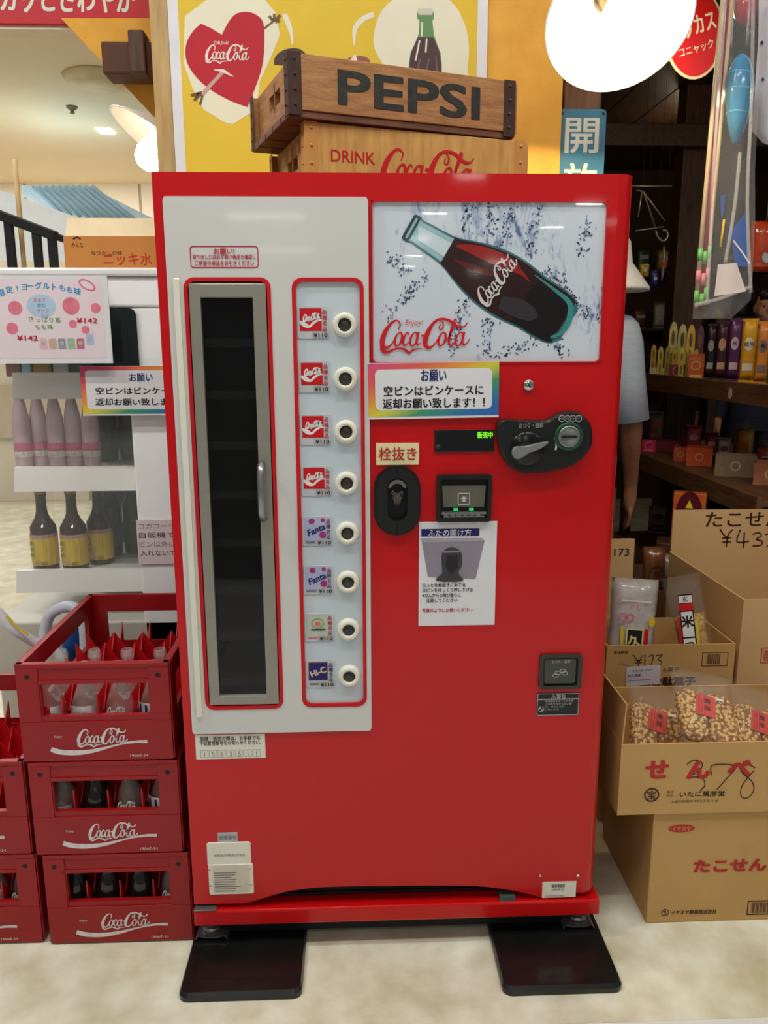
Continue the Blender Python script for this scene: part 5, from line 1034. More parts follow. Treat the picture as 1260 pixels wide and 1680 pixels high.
tag(m.build('delivery_slip', loc=f.at(0, -hh)), 'pale lilac delivery slip stuck on the front of the 駄菓子 box', 'label')
# bags standing in that box
PUFF = mat('puffed_rice', (206, 170, 84), .5, rgb2=(150, 104, 40), scale=110, bump=.6, bscale=110); I_PYEL = mat('bag_yellow', (220, 186, 40), .35)
bg = thing('puffed_rice_bag', 'clear bag of puffed rice with 米 on its black band, leaning in the 駄菓子 box', 'snack', V((P(1128, 1057, Y=.475).x, .475, b3z1-.14)))
c = P(1128, 1022, Y=.475); f = Fr(c, (.94, 0, .34), (-.05, .25, 1)).sub(0, 0, 0, -.16)
m = MB(); pillow(m, f.sub(.006, -.045), .078, .13, .04, PUFF, 8, 8, .0015, 3); m.build('puffed_rice', bg)
m = MB(); pillow(m, f.sub(.006, 0), .098, .24, .048, FILM, 9, 9, .003, 4); m.build('clear_wrap', bg)
m = MB(); g_ = f.sub(-.010, -.01, .026, -.10); m.prism(g_, [(-.016, -.095), (.018, -.095), (.018, .085), (-.016, .085)], -.0003, .0003, I_BLK); m.rect(g_, -.013, -.02, .015, .042, I_WHT, .0006); m.text(g_, '米', .001, .018, .031, I_BLK, .001, bold=.05); m.rect(g_, -.013, -.09, .015, -.024, I_WHT, .0006)
for j, ch in enumerate('つぶ'): m.text(g_, ch, .001, -.040-.029*j, .026, I_BLK, .001, bold=.05)
m.rect(g_, -.017, .045, .019, .062, I_RED, .0008); m.rect(g_, -.015, .064, .017, .082, I_WHT, .0008); m.text(g_, '玄', .0, .073, .015, I_BLK, .0012, bold=.03); m.rect(g_, .019, -.095, .026, .02, I_PYEL, .0004); m.rect(g_, -.022, -.09, -.016, .03, I_RED, .0004); m.build('bag_label', bg)
bg = thing('rice_cracker_bag', 'shiny white and clear snack bag at the left end of the 駄菓子 box', 'snack', V((P(1040, 1057, Y=.47).x, .47, b3z1-.14)))
c = P(1038, 1015, Y=.47); f = Fr(c, (1, 0, -.08), (0, .18, 1)); m = MB(); pillow(m, f, .118, .20, .05, mat('silvery_film', (206, 202, 200), .18, var=.15, scale=30, alpha=.72, coat=.7, bump=.6, bscale=40), 10, 10, .004, 7); m.build('bag_film', bg)
m = MB(); g_ = f.sub(0, -.012, .027); m.prism(g_, [(-.024, -.075), (.02, -.075), (.02, -.008), (-.024, -.008)], -.0003, .0003, mat('bag_cream', (220, 210, 130), .4)); m.rect(g_, -.020, -.07, .016, -.012, I_BLK, .0006); m.text(g_, '久', -.002, -.04, .034, mat('bag_cream', (220, 210, 130), .4), .001, bold=.05, rot=.3); m.rect(g_, .021, -.075, .032, -.008, I_RED, .0005); m.rect(g_, -.038, -.075, -.03, -.005, I_PYEL, .0005)
for x, y in ((-.034, .018), (-.016, .018)): m.ring(g_, ell(x, y, .010), ell(x, y, .007), 0, .0005, I_PINK)
m.flat(g_, ell(.038, .01, .008, .013), I_PYEL, .0005); m.line(g_, [(-.04, .06), (.035, .058)], .004, I_WHT); m.text(g_, 'かし', -.004, .046, .016, I_PINK, .0006); m.build('bag_label', bg)
# tall open box at right with the big price flap
Y4 = .40; c4 = pxz(Y4); b4x0 = c4(1219, 1000)[0]; b4z1 = c4(1221, 984)[1]; b4y1 = .86; b4x1 = b4x0+.40; Yf = b4y1-.004; zf = P(1200, 836, Y=Yf).z-b4z1
def prf(m, f, x0, h):
    s_ = lambda x, y: (P(980+x/4.5, 580+y/4.5, Y=Yf).x, P(980+x/4.5, 580+y/4.5, Y=Yf).z-b4z1)
    p0 = s_(800, 1225); m.text(f, 'たこせん', p0[0], p0[1], .052, I_BROWN, .0008, w=.235, align='l', bold=.018)
    for pts in (((905, 1295), (930, 1335), (955, 1355)), ((1000, 1298), (965, 1340), (950, 1430)), ((922, 1362), (985, 1360)), ((922, 1392), (985, 1390)), ((1055, 1300), (1030, 1390), (1120, 1385)), ((1085, 1320), (1078, 1435)), ((1145, 1335), (1190, 1322), (1210, 1345), (1170, 1370), (1215, 1385), (1205, 1415), (1145, 1420)), ((1240, 1335), (1300, 1330), (1262, 1370), (1300, 1400), (1250, 1425))): m.line(f, [s_(*p) for p in pts], .0042, I_BROWN, .0008, k=3)
def pr4(m, f):
    a, b = c4(1247, 1088), c4(1290, 1062); m.ring(f, [a, (b[0], a[1]), b, (a[0], b[1])], [(a[0]+.002, a[1]+.002), (b[0]-.002, a[1]+.002), (b[0]-.002, b[1]-.002), (a[0]+.002, b[1]-.002)], 0, .0005, I_BOXRED); m.text(f, '直射', a[0]+.02, (a[1]+b[1])/2+.006, .015, I_BOXRED, .0006); m.text(f, '敬遠', a[0]+.02, (a[1]+b[1])/2-.008, .015, I_BOXRED, .0006)
open_carton('open_cardboard_box', 'tall open cardboard box at right edge with a handwritten price on its raised flap', b4x0, b4x1, Y4, b4y1, 0, b4z1, CARD2, pr4, [('back', zf, 0, prf)])
# small carton behind the machine's right edge with a raised price flap
Y6 = .67; c6 = pxz(Y6); xa, xb = .455, c6(1042, 900)[0]; z6 = c6(1020, 952)[1]; zf6 = c6(1020, 884)[1]-z6
def pr6(m, f, x0, h): p = c6(1032, 905); m.text(f, '¥173', p[0], p[1]-z6, .030, I_BLK, .0008, w=.066, align='r', bold=.01)
open_carton('open_cardboard_box', 'narrow cardboard box behind the machine with 173 written on its flap', xa, xb, Y6-.055, Y6+.004, 0, z6, CARD2, None, [('back', zf6, 0, pr6)])
# ============================================================ inside the shop
SHW = wood('shelf_timber', (116, 80, 50), (84, 54, 32), stretch=(8, 1.2, 8))
XS0, XS1, SY0, SY1 = 1.28, 1.76, 1.10, 2.66; Zu, Zl = 1.04, .685
sf = thing('snack_shelf', 'long brown timber shelf unit with snacks running along the right of the shop', 'shelf', ((XS0+XS1)/2, (SY0+SY1)/2, 0))
for z, xo in ((Zu, .02), (Zl, -.03), (.22, 0)):
    m = MB(); m.bb(XS0+xo, XS1, SY0, SY1, z-.022, z, SHW, .002); m.bb(XS0+xo-.022, XS0+xo, SY0, SY1, z-.062, z+.012, SHW, .003); s_ = m.build('shelf_board', sf)
    for yy in ((1.45, 2.35) if z == Zu else ()):
        m = MB(); m.prism(Fr((XS0+xo-.023, yy, z-.03), (0, -1, 0), (0, 0, 1)), ell(0, 0, .014, .020, 20), 0, .001, mat('tag_pink', (206, 160, 150), .6)); m.build('price_tag', s_)
for x in (XS0+.03, XS1-.05):
    for y in (SY0+.02, SY1-.06):
        m = MB(); m.bb(x, x+.045, y, y+.045, 0, Zu-.022, DKWOOD, .003); m.build('post', sf)
m = MB(); m.bb(XS1-.012, XS1, SY0, SY1, .22, Zl-.02, mat('shelf_back', (60, 42, 28), .7)); m.build('back_board', sf)
# snacks: helper for packs standing on a shelf and facing the aisle, built local, placed at photo pixels
def facing(x, y, z): d = V((CAM.x-x, CAM.y-y, 0)).normalized(); return Fr((x, y, z), (-d.y, d.x, 0), (0, 0, 1))
def onshelf(u, v, Z, ins=.018):
    x0_ = XS0+(.02 if Z == Zu else -.03 if Z == Zl else 0)
    if Z > .2 and Z != .50:
        lo, hi = 570.0, 1600.0
        for _ in range(40):
            md = (lo+hi)/2
            if P(u, md, Z=Z).x > x0_+ins: lo = md
            else: hi = md
        v = min(v, lo); p = P(u, v, Z=Z)
        if p.y > 2.5:
            lo, hi = 570.0, 1600.0
            for _ in range(40):
                md = (lo+hi)/2
                if P(u, md, Z=Z).x > x0_+ins+.20: lo = md
                else: hi = md
            p = P(u, lo, Z=Z)
        return p
    return P(u, v, Z=Z)
def pack(u, v, Zs, wpx, hpx, col, label, group=None, kind='pouch', acc=(220, 210, 190), txt='', turn=0, name='snack_pack', dep=.03, cat='snack'):
    p = onshelf(u, v, Zs); k_ = (p-CAM).dot(_f)/FPX; W, H = wpx*k_, hpx*k_; f = facing(p.x, p.y, Zs+.0008)
    if turn: f = f.sub(0, 0); c, s_ = math.cos(turn), math.sin(turn); f = Fr(f.o, f.r*c+f.n*s_, (0, 0, 1))
    cm = mat('pack_%d_%d_%d' % col, col, .32, var=.12, scale=40, coat=.3); am = mat('packink_%d_%d_%d' % acc, acc, .4)
    m = MB()
    if kind == 'pouch':
        pillow(m, Fr(f.at(0, H*.52, 0), f.r, f.u), W, H*.92, dep, cm, 6, 8); m.fbox(f, -W*.49, W*.49, 0, H*.075, -.002, .002, cm); m.fbox(f, -W*.49, W*.49, H*.955, H, -.0012, .0012, cm); n_ = dep/2+.0008
        m.flat(f, ell(0, H*.62, W*.30, H*.10), am, n_); m.rect(f, -W*.32, H*.22, W*.32, H*.33, am, n_)
        if txt: m.text(f, txt, 0, H*.62, W*.34, I_BLK, n_+.0005, bold=.02)
    elif kind == 'box':
        m.fbox(f, -W/2, W/2, 0, H, -dep, 0, cm, .0015); m.ring(f, ell(0, H*.55, W*.30), ell(0, H*.55, W*.24), 0, .0006, am); m.rect(f, -W*.36, H*.08, W*.36, H*.2, am)
        if txt: m.text(f, txt, 0, H*.8, W*.22, am, .0008, w=W*.7, bold=.02)
    elif kind == 'stick':
        m.prism(f, [(-W*.5, 0), (W*.5, 0), (W*.5, H*.75)]+[(W*.5*math.cos(R(a)), H*.75+H*.25*math.sin(R(a))) for a in range(20, 161, 20)]+[(-W*.5, H*.75)], -dep, 0, cm, .003)
        m.flat(f, ell(0, H*.7, W*.2, H*.14, 14), am, .0006); m.rect(f, -W*.12, H*.15, W*.12, H*.42, am)
    elif kind == 'tray':
        w2 = .004
        for a in ((-W/2, W/2, -w2, 0), (-W/2, W/2, -dep, -dep+w2), (-W/2, -W/2+w2, -dep+w2, -w2), (W/2-w2, W/2, -dep+w2, -w2)): m.fbox(f, a[0], a[1], 0, H, a[2], a[3], cm)
        m.fbox(f, -W/2+w2, W/2-w2, 0, .004, -dep+w2, -w2, cm); m.ring(f, ell(0, H*.5, H*.22), ell(0, H*.5, H*.16), 0, .0006, am)
    elif kind == 'bag':
        pillow(m, Fr(f.at(0, H*.40, 0), f.r, f.u), W, H*.80, dep, cm, 7, 7, .002, int(u)); m.loft([(f.at(0, H*.74, 0), f.r*W*.30, f.n*.012), (f.at(0, H*.80, 0), f.r*W*.12, f.n*.008), (f.at(0, H, 0), f.r*W*.30, f.n*.004)], FILM, 12); m.rect(f, -W*.22, H*.32, W*.22, H*.48, am, dep/2+.001)
    o = m.build(name, loc=p); tag(o, label, cat, group); return o, f, p
g = 'snack packs standing on the upper shelf'
# upper shelf: flat topped stick packs in a tray, then boxes and pouches
p = onshelf(1090, 621, Zu)
for i, (u, v, w_, h_, c_, lab) in enumerate(((1100, 622, 13, 86, (216, 196, 120), 'pale cream topped snack stick, first of those on the upper shelf'), (1115, 624, 14, 84, (210, 196, 130), 'second cream topped snack stick beside the post'), (1129, 625, 13, 84, (226, 184, 70), 'golden snack stick between the cream sticks and the dark one'), (1144, 628, 12, 86, (96, 56, 70), 'dark brown snack stick with rounded top on the upper shelf'))):
    pack(u, v-6, Zu, w_, h_, c_, lab, g, 'stick', (110, 90, 50), dep=.012, name='snack_stick')
for i in range(7):
    u = 1070+11.5*i; v = 620+1.0*i
    pack(u, v, Zu, 9, 50-2*(i % 2), ((190, 160, 50), (206, 176, 70), (160, 140, 50))[i % 3], 'thin yellow snack tube, %s from left in the front row on the upper shelf' % ('first', 'second', 'third', 'fourth', 'fifth', 'sixth', 'seventh')[i], 'thin yellow snack tubes', 'stick', (120, 96, 30), dep=.012, name='snack_tube')
pack(1081, 621, Zu, 30, 14, (206, 190, 140), 'low cream tray of thin yellow tubes at the shelf end', None, 'tray', (140, 60, 50), dep=.05, name='display_tray', cat='box')
pack(1112, 626, Zu, 30, 22, (120, 34, 32), 'dark red snack box leaning before the yellow tubes', None, 'box', (190, 120, 110), dep=.05, name='snack_box')
pack(1140, 628, Zu, 25, 42, (206, 96, 40), 'orange snack box with a ring on the upper shelf', None, 'box', (226, 190, 110), 'オニ', dep=.04, name='snack_box')
for i, (u, v, w_, h_, c_, a_, lab) in enumerate(((1162, 631, 15, 92, (44, 32, 40), (170, 160, 150), 'black snack pouch, narrowest, beside the orange box'), (1180, 634, 18, 98, (72, 34, 44), (206, 160, 120), 'maroon snack pouch between the black and purple pouches'), (1200, 637, 19, 104, (96, 46, 96), (214, 180, 190), 'purple snack pouch on the upper shelf'), (1223, 641, 24, 106, (220, 160, 30), (226, 216, 190), 'golden yellow snack pouch on the upper shelf'), (1246, 645, 20, 104, (216, 134, 50), (120, 100, 110), 'orange snack pouch near the right photo edge'), (1264, 648, 14, 100, (70, 120, 60), (210, 200, 150), 'green snack pouch cut by the right photo edge'))):
    pack(u, v, Zu, w_, h_, c_, lab, g, 'pouch', a_, ('', '', '桃', '徳用', '菓', '')[i], dep=.022)
# lower shelf
g = 'sweets on the lower shelf'
for (u, v, w_, h_, c_, a_, kd, dp, lab) in (
 (1074, 692, 24, 52, (150, 120, 96), (206, 110, 100), 'pouch', .03, 'clear fronted cookie pouch at the far end of the lower shelf'),
 (1136, 704, 24, 50, (196, 66, 100), (230, 170, 180), 'pouch', .03, 'pink pouch standing far back on the lower shelf'),
 (1165, 708, 20, 48, (116, 36, 52), (200, 150, 160), 'pouch', .03, 'dark red pouch beside the pink pouch'),
 (1186, 712, 20, 46, (160, 150, 150), (100, 50, 60), 'pouch', .03, 'grey pouch between dark red and green packs'),
 (1256, 712, 16, 44, (50, 84, 44), (180, 190, 120), 'bag', .04, 'dark green leafy snack bag on the lower shelf'),
 (1064, 742, 22, 20, (216, 40, 90), (240, 120, 160), 'box', .03, 'small hot pink box by the dangling hand'),
 (1110, 742, 64, 18, (150, 40, 62), (226, 150, 170), 'tray', .07, 'long crimson tray of wrapped sweets on the lower shelf'),
 (1116, 757, 22, 22, (200, 90, 50), (226, 150, 90), 'tray', .06, 'small orange tray at the front of the lower shelf'),
 (1146, 765, 40, 30, (206, 84, 40), (226, 160, 90), 'tray', .09, 'orange tray of wrapped sweets on the lower shelf'),
 (1205, 783, 62, 36, (150, 124, 98), (206, 190, 170), 'tray', .075, 'grey brown sweet box with round mark on the lower shelf'),
 (1262, 797, 50, 36, (190, 120, 90), (226, 200, 180), 'tray', .10, 'salmon box cut by the right photo edge on the lower shelf')):
    pack(u, v, Zl, w_, h_, c_, lab, g, kd, a_, dep=dp, name='sweet_tray' if kd == 'tray' else 'snack_pack', cat='tray' if kd == 'tray' else 'snack')
for (u, v, w_, h_, c_, a_, lab) in ((1160, 748, 38, 34, (216, 180, 100), (230, 210, 160), 'yellow wrapped sweets bag heaped behind the orange tray'), (1219, 760, 26, 70, (210, 160, 70), (220, 110, 60), 'tall yellow sweets bag tied at top, behind the grey brown box'), (1189, 752, 24, 32, (214, 140, 80), (230, 200, 150), 'orange sweets bag between two yellow sweets bags'), (1256, 772, 34, 50, (200, 96, 70), (226, 190, 170), 'red orange sweets bag above the salmon box')):
    pack(u, v, Zl, w_, h_, c_, lab, 'sweets bags on the lower shelf', 'bag', a_, dep=.035, name='sweets_bag')
# below the shelf: dim stock
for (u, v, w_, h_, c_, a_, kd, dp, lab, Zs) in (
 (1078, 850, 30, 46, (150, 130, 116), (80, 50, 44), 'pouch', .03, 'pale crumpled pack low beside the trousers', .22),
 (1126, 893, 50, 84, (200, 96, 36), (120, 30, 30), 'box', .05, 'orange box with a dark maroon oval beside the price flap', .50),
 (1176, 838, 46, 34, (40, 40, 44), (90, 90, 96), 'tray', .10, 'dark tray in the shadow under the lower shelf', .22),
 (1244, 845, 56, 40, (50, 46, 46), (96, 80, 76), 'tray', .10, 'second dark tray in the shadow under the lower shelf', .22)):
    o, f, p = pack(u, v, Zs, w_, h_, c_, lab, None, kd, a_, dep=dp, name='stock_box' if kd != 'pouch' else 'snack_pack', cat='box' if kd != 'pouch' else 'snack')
    if Zs == .50:
        k_ = (p-CAM).dot(_f)/FPX; me = MB(); me.flat(f, ell(0, 46*k_, 21*k_, 42*k_), I_MAROON, .001)
        for j, (x, y, r_) in enumerate(((0, 22, 9), (-6, 30, 7), (5, 34, 8), (0, 44, 8))): me.flat(f, ell(x*k_, y*k_, r_*k_, k=12), mat('ink_dim_cream', (170, 130, 110), .5), .0014)
        me.flat(f, [(-6*k_, 60*k_), (6*k_, 60*k_), (0, 74*k_)], I_YEL, .0014)
        q_ = me.build('oval_print', o); q_.location = (0, 0, 0); q_.data.transform(Matrix.Identity(4))
        st_ = thing('stock_stand', 'low dark stand carrying the orange box', 'stand', (p.x, p.y, 0)); mm_ = MB(); d = f
        mm_.fbox(Fr((p.x, p.y, 0), f.r, (0, 0, 1)), -.10, .12, 0, .4995, -.10, .01, DKWOOD, .003); mm_.build('stand_body', st_)
# stock crate with clear bags behind the cartons
Yk = .98; xk0, xk1 = P(1046, 950, Y=Yk).x, P(1150, 950, Y=Yk).x; zk = P(1090, 968, Y=Yk).z
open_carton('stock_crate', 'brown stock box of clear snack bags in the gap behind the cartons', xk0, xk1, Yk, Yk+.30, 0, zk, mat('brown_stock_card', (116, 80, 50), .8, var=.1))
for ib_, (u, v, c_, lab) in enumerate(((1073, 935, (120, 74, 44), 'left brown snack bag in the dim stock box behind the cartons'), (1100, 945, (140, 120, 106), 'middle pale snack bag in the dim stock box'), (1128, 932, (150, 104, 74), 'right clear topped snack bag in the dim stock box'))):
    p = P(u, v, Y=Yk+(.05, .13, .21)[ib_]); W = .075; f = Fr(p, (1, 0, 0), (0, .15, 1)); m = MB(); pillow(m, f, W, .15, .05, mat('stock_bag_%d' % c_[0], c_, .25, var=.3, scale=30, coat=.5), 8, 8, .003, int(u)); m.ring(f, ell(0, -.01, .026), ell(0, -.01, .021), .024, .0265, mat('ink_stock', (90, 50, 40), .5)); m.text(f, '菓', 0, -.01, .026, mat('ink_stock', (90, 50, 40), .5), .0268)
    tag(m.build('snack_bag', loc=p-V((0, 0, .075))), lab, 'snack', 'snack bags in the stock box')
# wire hanger and small hanging goods in front of the rear post
YH = 2.3; hs = lambda x, y: P(980+x/4.5, 290+y/4.5, Y=YH); WR = mat('hanger_wire', (150, 140, 120), .35, metal=.6)
m = MB()
for pts in (((290, 100), (340, 110), (430, 380)), ((340, 110), (500, 330)), ((280, 400), (490, 370)), ((330, 105), (300, 300)), ((240, 70), (550, 70))): m.tube([hs(*p) for p in pts], .004, WR, 6)
m.tube([hs(*p) for p in spline([(430, 395), (450, 450), (490, 475), (520, 440), (510, 400), (480, 395)], 5)], .005, WR, 6); m.tube([hs(330, 110), hs(335, 60), V((hs(335, 60).x, YH, 2.42))], .001, DARK, 6)
tag(m.build('wire_hanger', loc=hs(340, 400)), 'bent wire hanger hanging in the dim shop beside the rear post', 'hanger')
for (x0, y0, x1, y1, c_, lab) in ((480, 510, 515, 770, (150, 130, 126), 'silver and red hanging toy on the wire'), (395, 690, 470, 810, (30, 40, 90), 'navy blue hanging toy beside the rear post'), (315, 640, 400, 740, (170, 140, 50), 'yellow spotted hanging pack in the dim shop')):
    a, b = hs(x0, y1), hs(x1, y0); m = MB(); cx, cz = (a.x+b.x)/2, (a.z+b.z)/2; pillow(m, Fr((cx, YH+.02, cz)), abs(b.x-a.x), abs(b.z-a.z), .03, mat('toy_%d' % c_[2], c_, .3, var=.4, scale=60, coat=.4), 6, 6, .002, x0); m.tube([(cx, YH+.02, b.z), (cx, YH+.02, 2.42)], .0006, DARK, 5); m.flat(Fr((cx, YH+.02, cz)), ell(0, 0, .008), I_RED if x0 == 480 else I_LGR, .017)
    tag(m.build('hanging_toy', loc=(cx, YH+.02, a.z)), lab, 'toy')
# dim goods on the rear wall: a rack of small packs
rw = thing('rear_rack', 'dark rear rack with rows of dim colourful packs', 'rack', (1.6, 4.5, 0))
for z in (.5, .9, 1.3, 1.7): m = MB(); m.bb(.55, 2.9, 4.35, 4.66, z-.02, z, DKWOODX, .002); m.build('rack_board', rw)
for x in (.56, 1.42, 2.87): m = MB(); m.bb(x, x+.03, 4.6, 4.66, 0, 2.0, DKWOOD); m.build('rack_post', rw)
cols = [('red', (140, 40, 36)), ('brown', (110, 70, 40)), ('orange', (176, 96, 40)), ('green', (60, 90, 50)), ('white', (180, 174, 160)), ('blue', (40, 60, 110)), ('yellow', (176, 150, 50))]
n_ = 0
for zi, z in enumerate((.9, 1.3, 1.7)):
    for i in range(15):
        x = .62+.152*i; cn, c_ = cols[(i*3+zi*2) % 7]; h_ = .14+.05*((i*7+zi) % 4)/4
        if abs(x-1.43) < .06: continue
        m = MB(); f = Fr((x, 4.44, z+.0008)); pillow(m, Fr(f.at(0, h_*.5)), .11, h_*.98, .04, mat('rear_'+cn, c_, .35, var=.3, scale=30), 5, 5); m.rect(f, -.03, h_*.5, .03, h_*.66, I_LGR, .021); m.fbox(f, -.05, .05, 0, .01, -.002, .002, mat('rear_'+cn, c_, .35))
        tag(m.build('rear_pack', loc=f.o), 'dim small pack on the rear rack of the shop', 'snack', 'dim small packs on the rear rack')

# ============================================================ hanging toy bags, close on the right
FILM2 = mat('toy_bag_film', (235, 232, 228), .1, alpha=.08, var=0, spec=1.0, coat=1.0, bump=1.0, bscale=18, stretch=(1, 1, .35))
YG = .62; hq = lambda u, v, Y=YG: P(u, v, Y=Y)
tb = thing('net_toy_bag', 'long clear bag of toy nets with green banded poles hanging at upper right', 'toy', hq(1185, 520))
def sheet(m, Y, pxs, mm_, bulge=.03, n0=0):
    rows = []
    for (ul, ur, v) in pxs:
        row = []
        for j in range(9):
            t = j/8; p = P(ul+(ur-ul)*t, v, Y=Y); p.y -= bulge*math.sin(math.pi*t)+.004*math.sin(9*t+v*.03); row.append(m.bm.verts.new(p))
        rows.append(row)
    for a, b in zip(rows, rows[1:]):
        for j in range(8): f = m.bm.faces.new((a[j], a[j+1], b[j+1], b[j])); f.smooth = True; f.material_index = m.mi(mm_)
m = MB(); sheet(m, YG, [(1184, 1246, -40), (1180, 1244, 40), (1170, 1243, 160), (1160, 1240, 280), (1152, 1238, 360), (1144, 1236, 440), (1137, 1233, 492), (1136, 1200, 523)], FILM2, .035); sheet(m, YG+.05, [(1184, 1246, -40), (1180, 1244, 40), (1170, 1243, 160), (1160, 1240, 280), (1152, 1238, 360), (1144, 1236, 440), (1137, 1233, 492), (1136, 1200, 523)], FILM2, -.005); m.build('clear_bag', tb)
FOLD = mat('bag_fold', (235, 232, 228), .12, alpha=.22, var=0, spec=1.0, coat=1.0)
for pts in (((1192, -30), (1176, 200), (1166, 380), (1160, 500)), ((1236, -30), (1233, 160), (1226, 330), (1232, 480)), ((1214, 250), (1205, 340), (1190, 430)), ((1140, 500), (1180, 490), (1232, 470))):
    m = MB(); m.tube([tuple(hq(u, v, YG-.02)) for u, v in spline(list(pts), 5)], .0045, FOLD, 8); m.build('bag_fold', tb)
POLC = mat('pole_cream', (206, 182, 140), .4, var=.1); POLG = mat('pole_band_green', (90, 170, 80), .4); POLP = mat('pole_band_pink', (206, 120, 130), .4); POLR = mat('pole_dark_red', (140, 30, 50), .4)
for (u0, v0, u1, v1, mm_) in ((1189, -40, 1141, 505, POLC), (1197, -40, 1149, 510, POLR), (1204, -40, 1155, 500, POLC)):
    a, b = hq(u0, v0, YG+.03), hq(u1, v1, YG+.03); m = MB(); m.tube([a, b], .0055, mm_, 10)
    for t, cm in ((.83, POLG), (.90, POLP), (.965, POLG)):
        m.tube([a.lerp(b, t-.02), a.lerp(b, t+.02)], .0064, cm, 10)
    m.build('net_pole', tb)
m = MB(); BN = mat('blue_net_plastic', (42, 140, 184), .2, var=.2, scale=18, coat=.5, bump=.3); c = hq(1212, 165, YG+.02)
m.lathe([(0, -.10), (.014, -.094), (.034, -.05), (.046, .0), (.050, .03), (.042, .062), (.028, .088), (.012, .10), (0, .102)], BN, c, 20, squash=.6)
for z, rz in ((-.03, .040), (.02, .0495), (.055, .045)): m.lathe([(rz-.002, z-.003), (rz+.0015, z), (rz-.002, z+.003)], mat('blue_net_rib', (90, 176, 206), .2), c, 20, squash=.6)
m.build('blue_net', tb)
m = MB(); cd_ = [hq(*p, YG+.035) for p in ((1178, 434), (1208, 431), (1224, 478), (1172, 486))]; m.prism(Fr((0, YG+.035, 0)), [(p.x, p.z) for p in cd_], -.001, .0008, mat('bag_card_white', (220, 206, 200), .6)); m.build('white_card', tb)
m = MB(); m.prism(Fr((0, YG+.042, 0)), [(hq(*p, YG+.042).x, hq(*p, YG+.042).z) for p in ((1199, 380), (1222, 350), (1230, 437), (1206, 437))], -.001, .001, mat('toy_blue_card', (40, 84, 160), .4)); m.stroke(Fr((0, YG+.04, 0)), [(*((lambda q_: (q_.x, q_.z))(hq(u, v, YG+.04))), .004) for u, v in ((1203, 395), (1218, 415), (1229, 432))], I_WHT, .0015); m.build('blue_card', tb)
m = MB(); m.prism(Fr((0, YG+.045, 0)), [(hq(*p, YG+.045).x, hq(*p, YG+.045).z) for p in ((1181, 322), (1190, 318), (1187, 352), (1183, 356))], -.001, .001, mat('toy_blue_card', (40, 84, 160), .4)); m.tube([hq(1188, 360, YG+.045), hq(1182, 405, YG+.045)], .003, I_YEL, 6); m.build('small_figure', tb)
m = MB(); p = hq(1214, -40); m.tube([p, (p.x, p.y, 2.42)], .003, WR, 6); m.build('bag_hook', tb)
m = MB(); fb = [(1246, 1300, -30), (1243, 1300, 60), (1240, 1300, 140), (1233, 1290, 215), (1250, 1280, 235)]; YG2 = .72
sheet(m, YG2, fb, mat('dotted_white_bag', (206, 202, 208), .3, var=.05, coat=.5), .03); sheet(m, YG2+.04, fb, mat('dotted_white_bag', (206, 202, 208), .3), -.01); f = Fr((0, YG2-.012, 0))
for u, v in ((1252, 130), (1256, 190), (1250, 70), (1258, 30)): p = P(u, v, Y=YG2-.012); m.flat(f, ell(p.x, p.z, .004), I_NAVY, .0)
p = P(1275, -30, Y=YG2); m.tube([p, (p.x, YG2, 2.42)], .003, WR, 6)
tag(m.build('white_toy_bag', loc=P(1262, 235, Y=YG2)), 'white dotted toy bag hanging at the upper right corner', 'toy')
c = P(1228, 8, Y=.80); m = MB(); m.lathe([(0, -.05), (.02, -.044), (.034, -.02), (.036, .006), (.026, .03), (.008, .042), (0, .044)], mat('red_balloon_toy', (180, 24, 34), .2, coat=.5), c, 20); m.tube([c, (c.x, c.y, 2.42)], .002, WR, 5); tag(m.build('red_ball_toy', loc=c), 'shiny red ball toy hanging beside the clear net bag', 'toy')
c = P(1254, 405, Y=1.3); m = MB(); pillow(m, Fr(c), .10, .16, .05, mat('orange_toy_bag', (196, 66, 26), .2, var=.25, scale=20, coat=.6), 8, 8, .003, 5); m.flat(Fr(c), ell(0, -.035, .018), I_LGR, .027); m.tube([c+V((0, 0, .08)), (c.x, c.y, 2.42)], .002, WR, 5); tag(m.build('orange_toy_bag', loc=c-V((0, 0, .08))), 'shiny orange red toy bag hanging at right edge above the heads', 'toy')
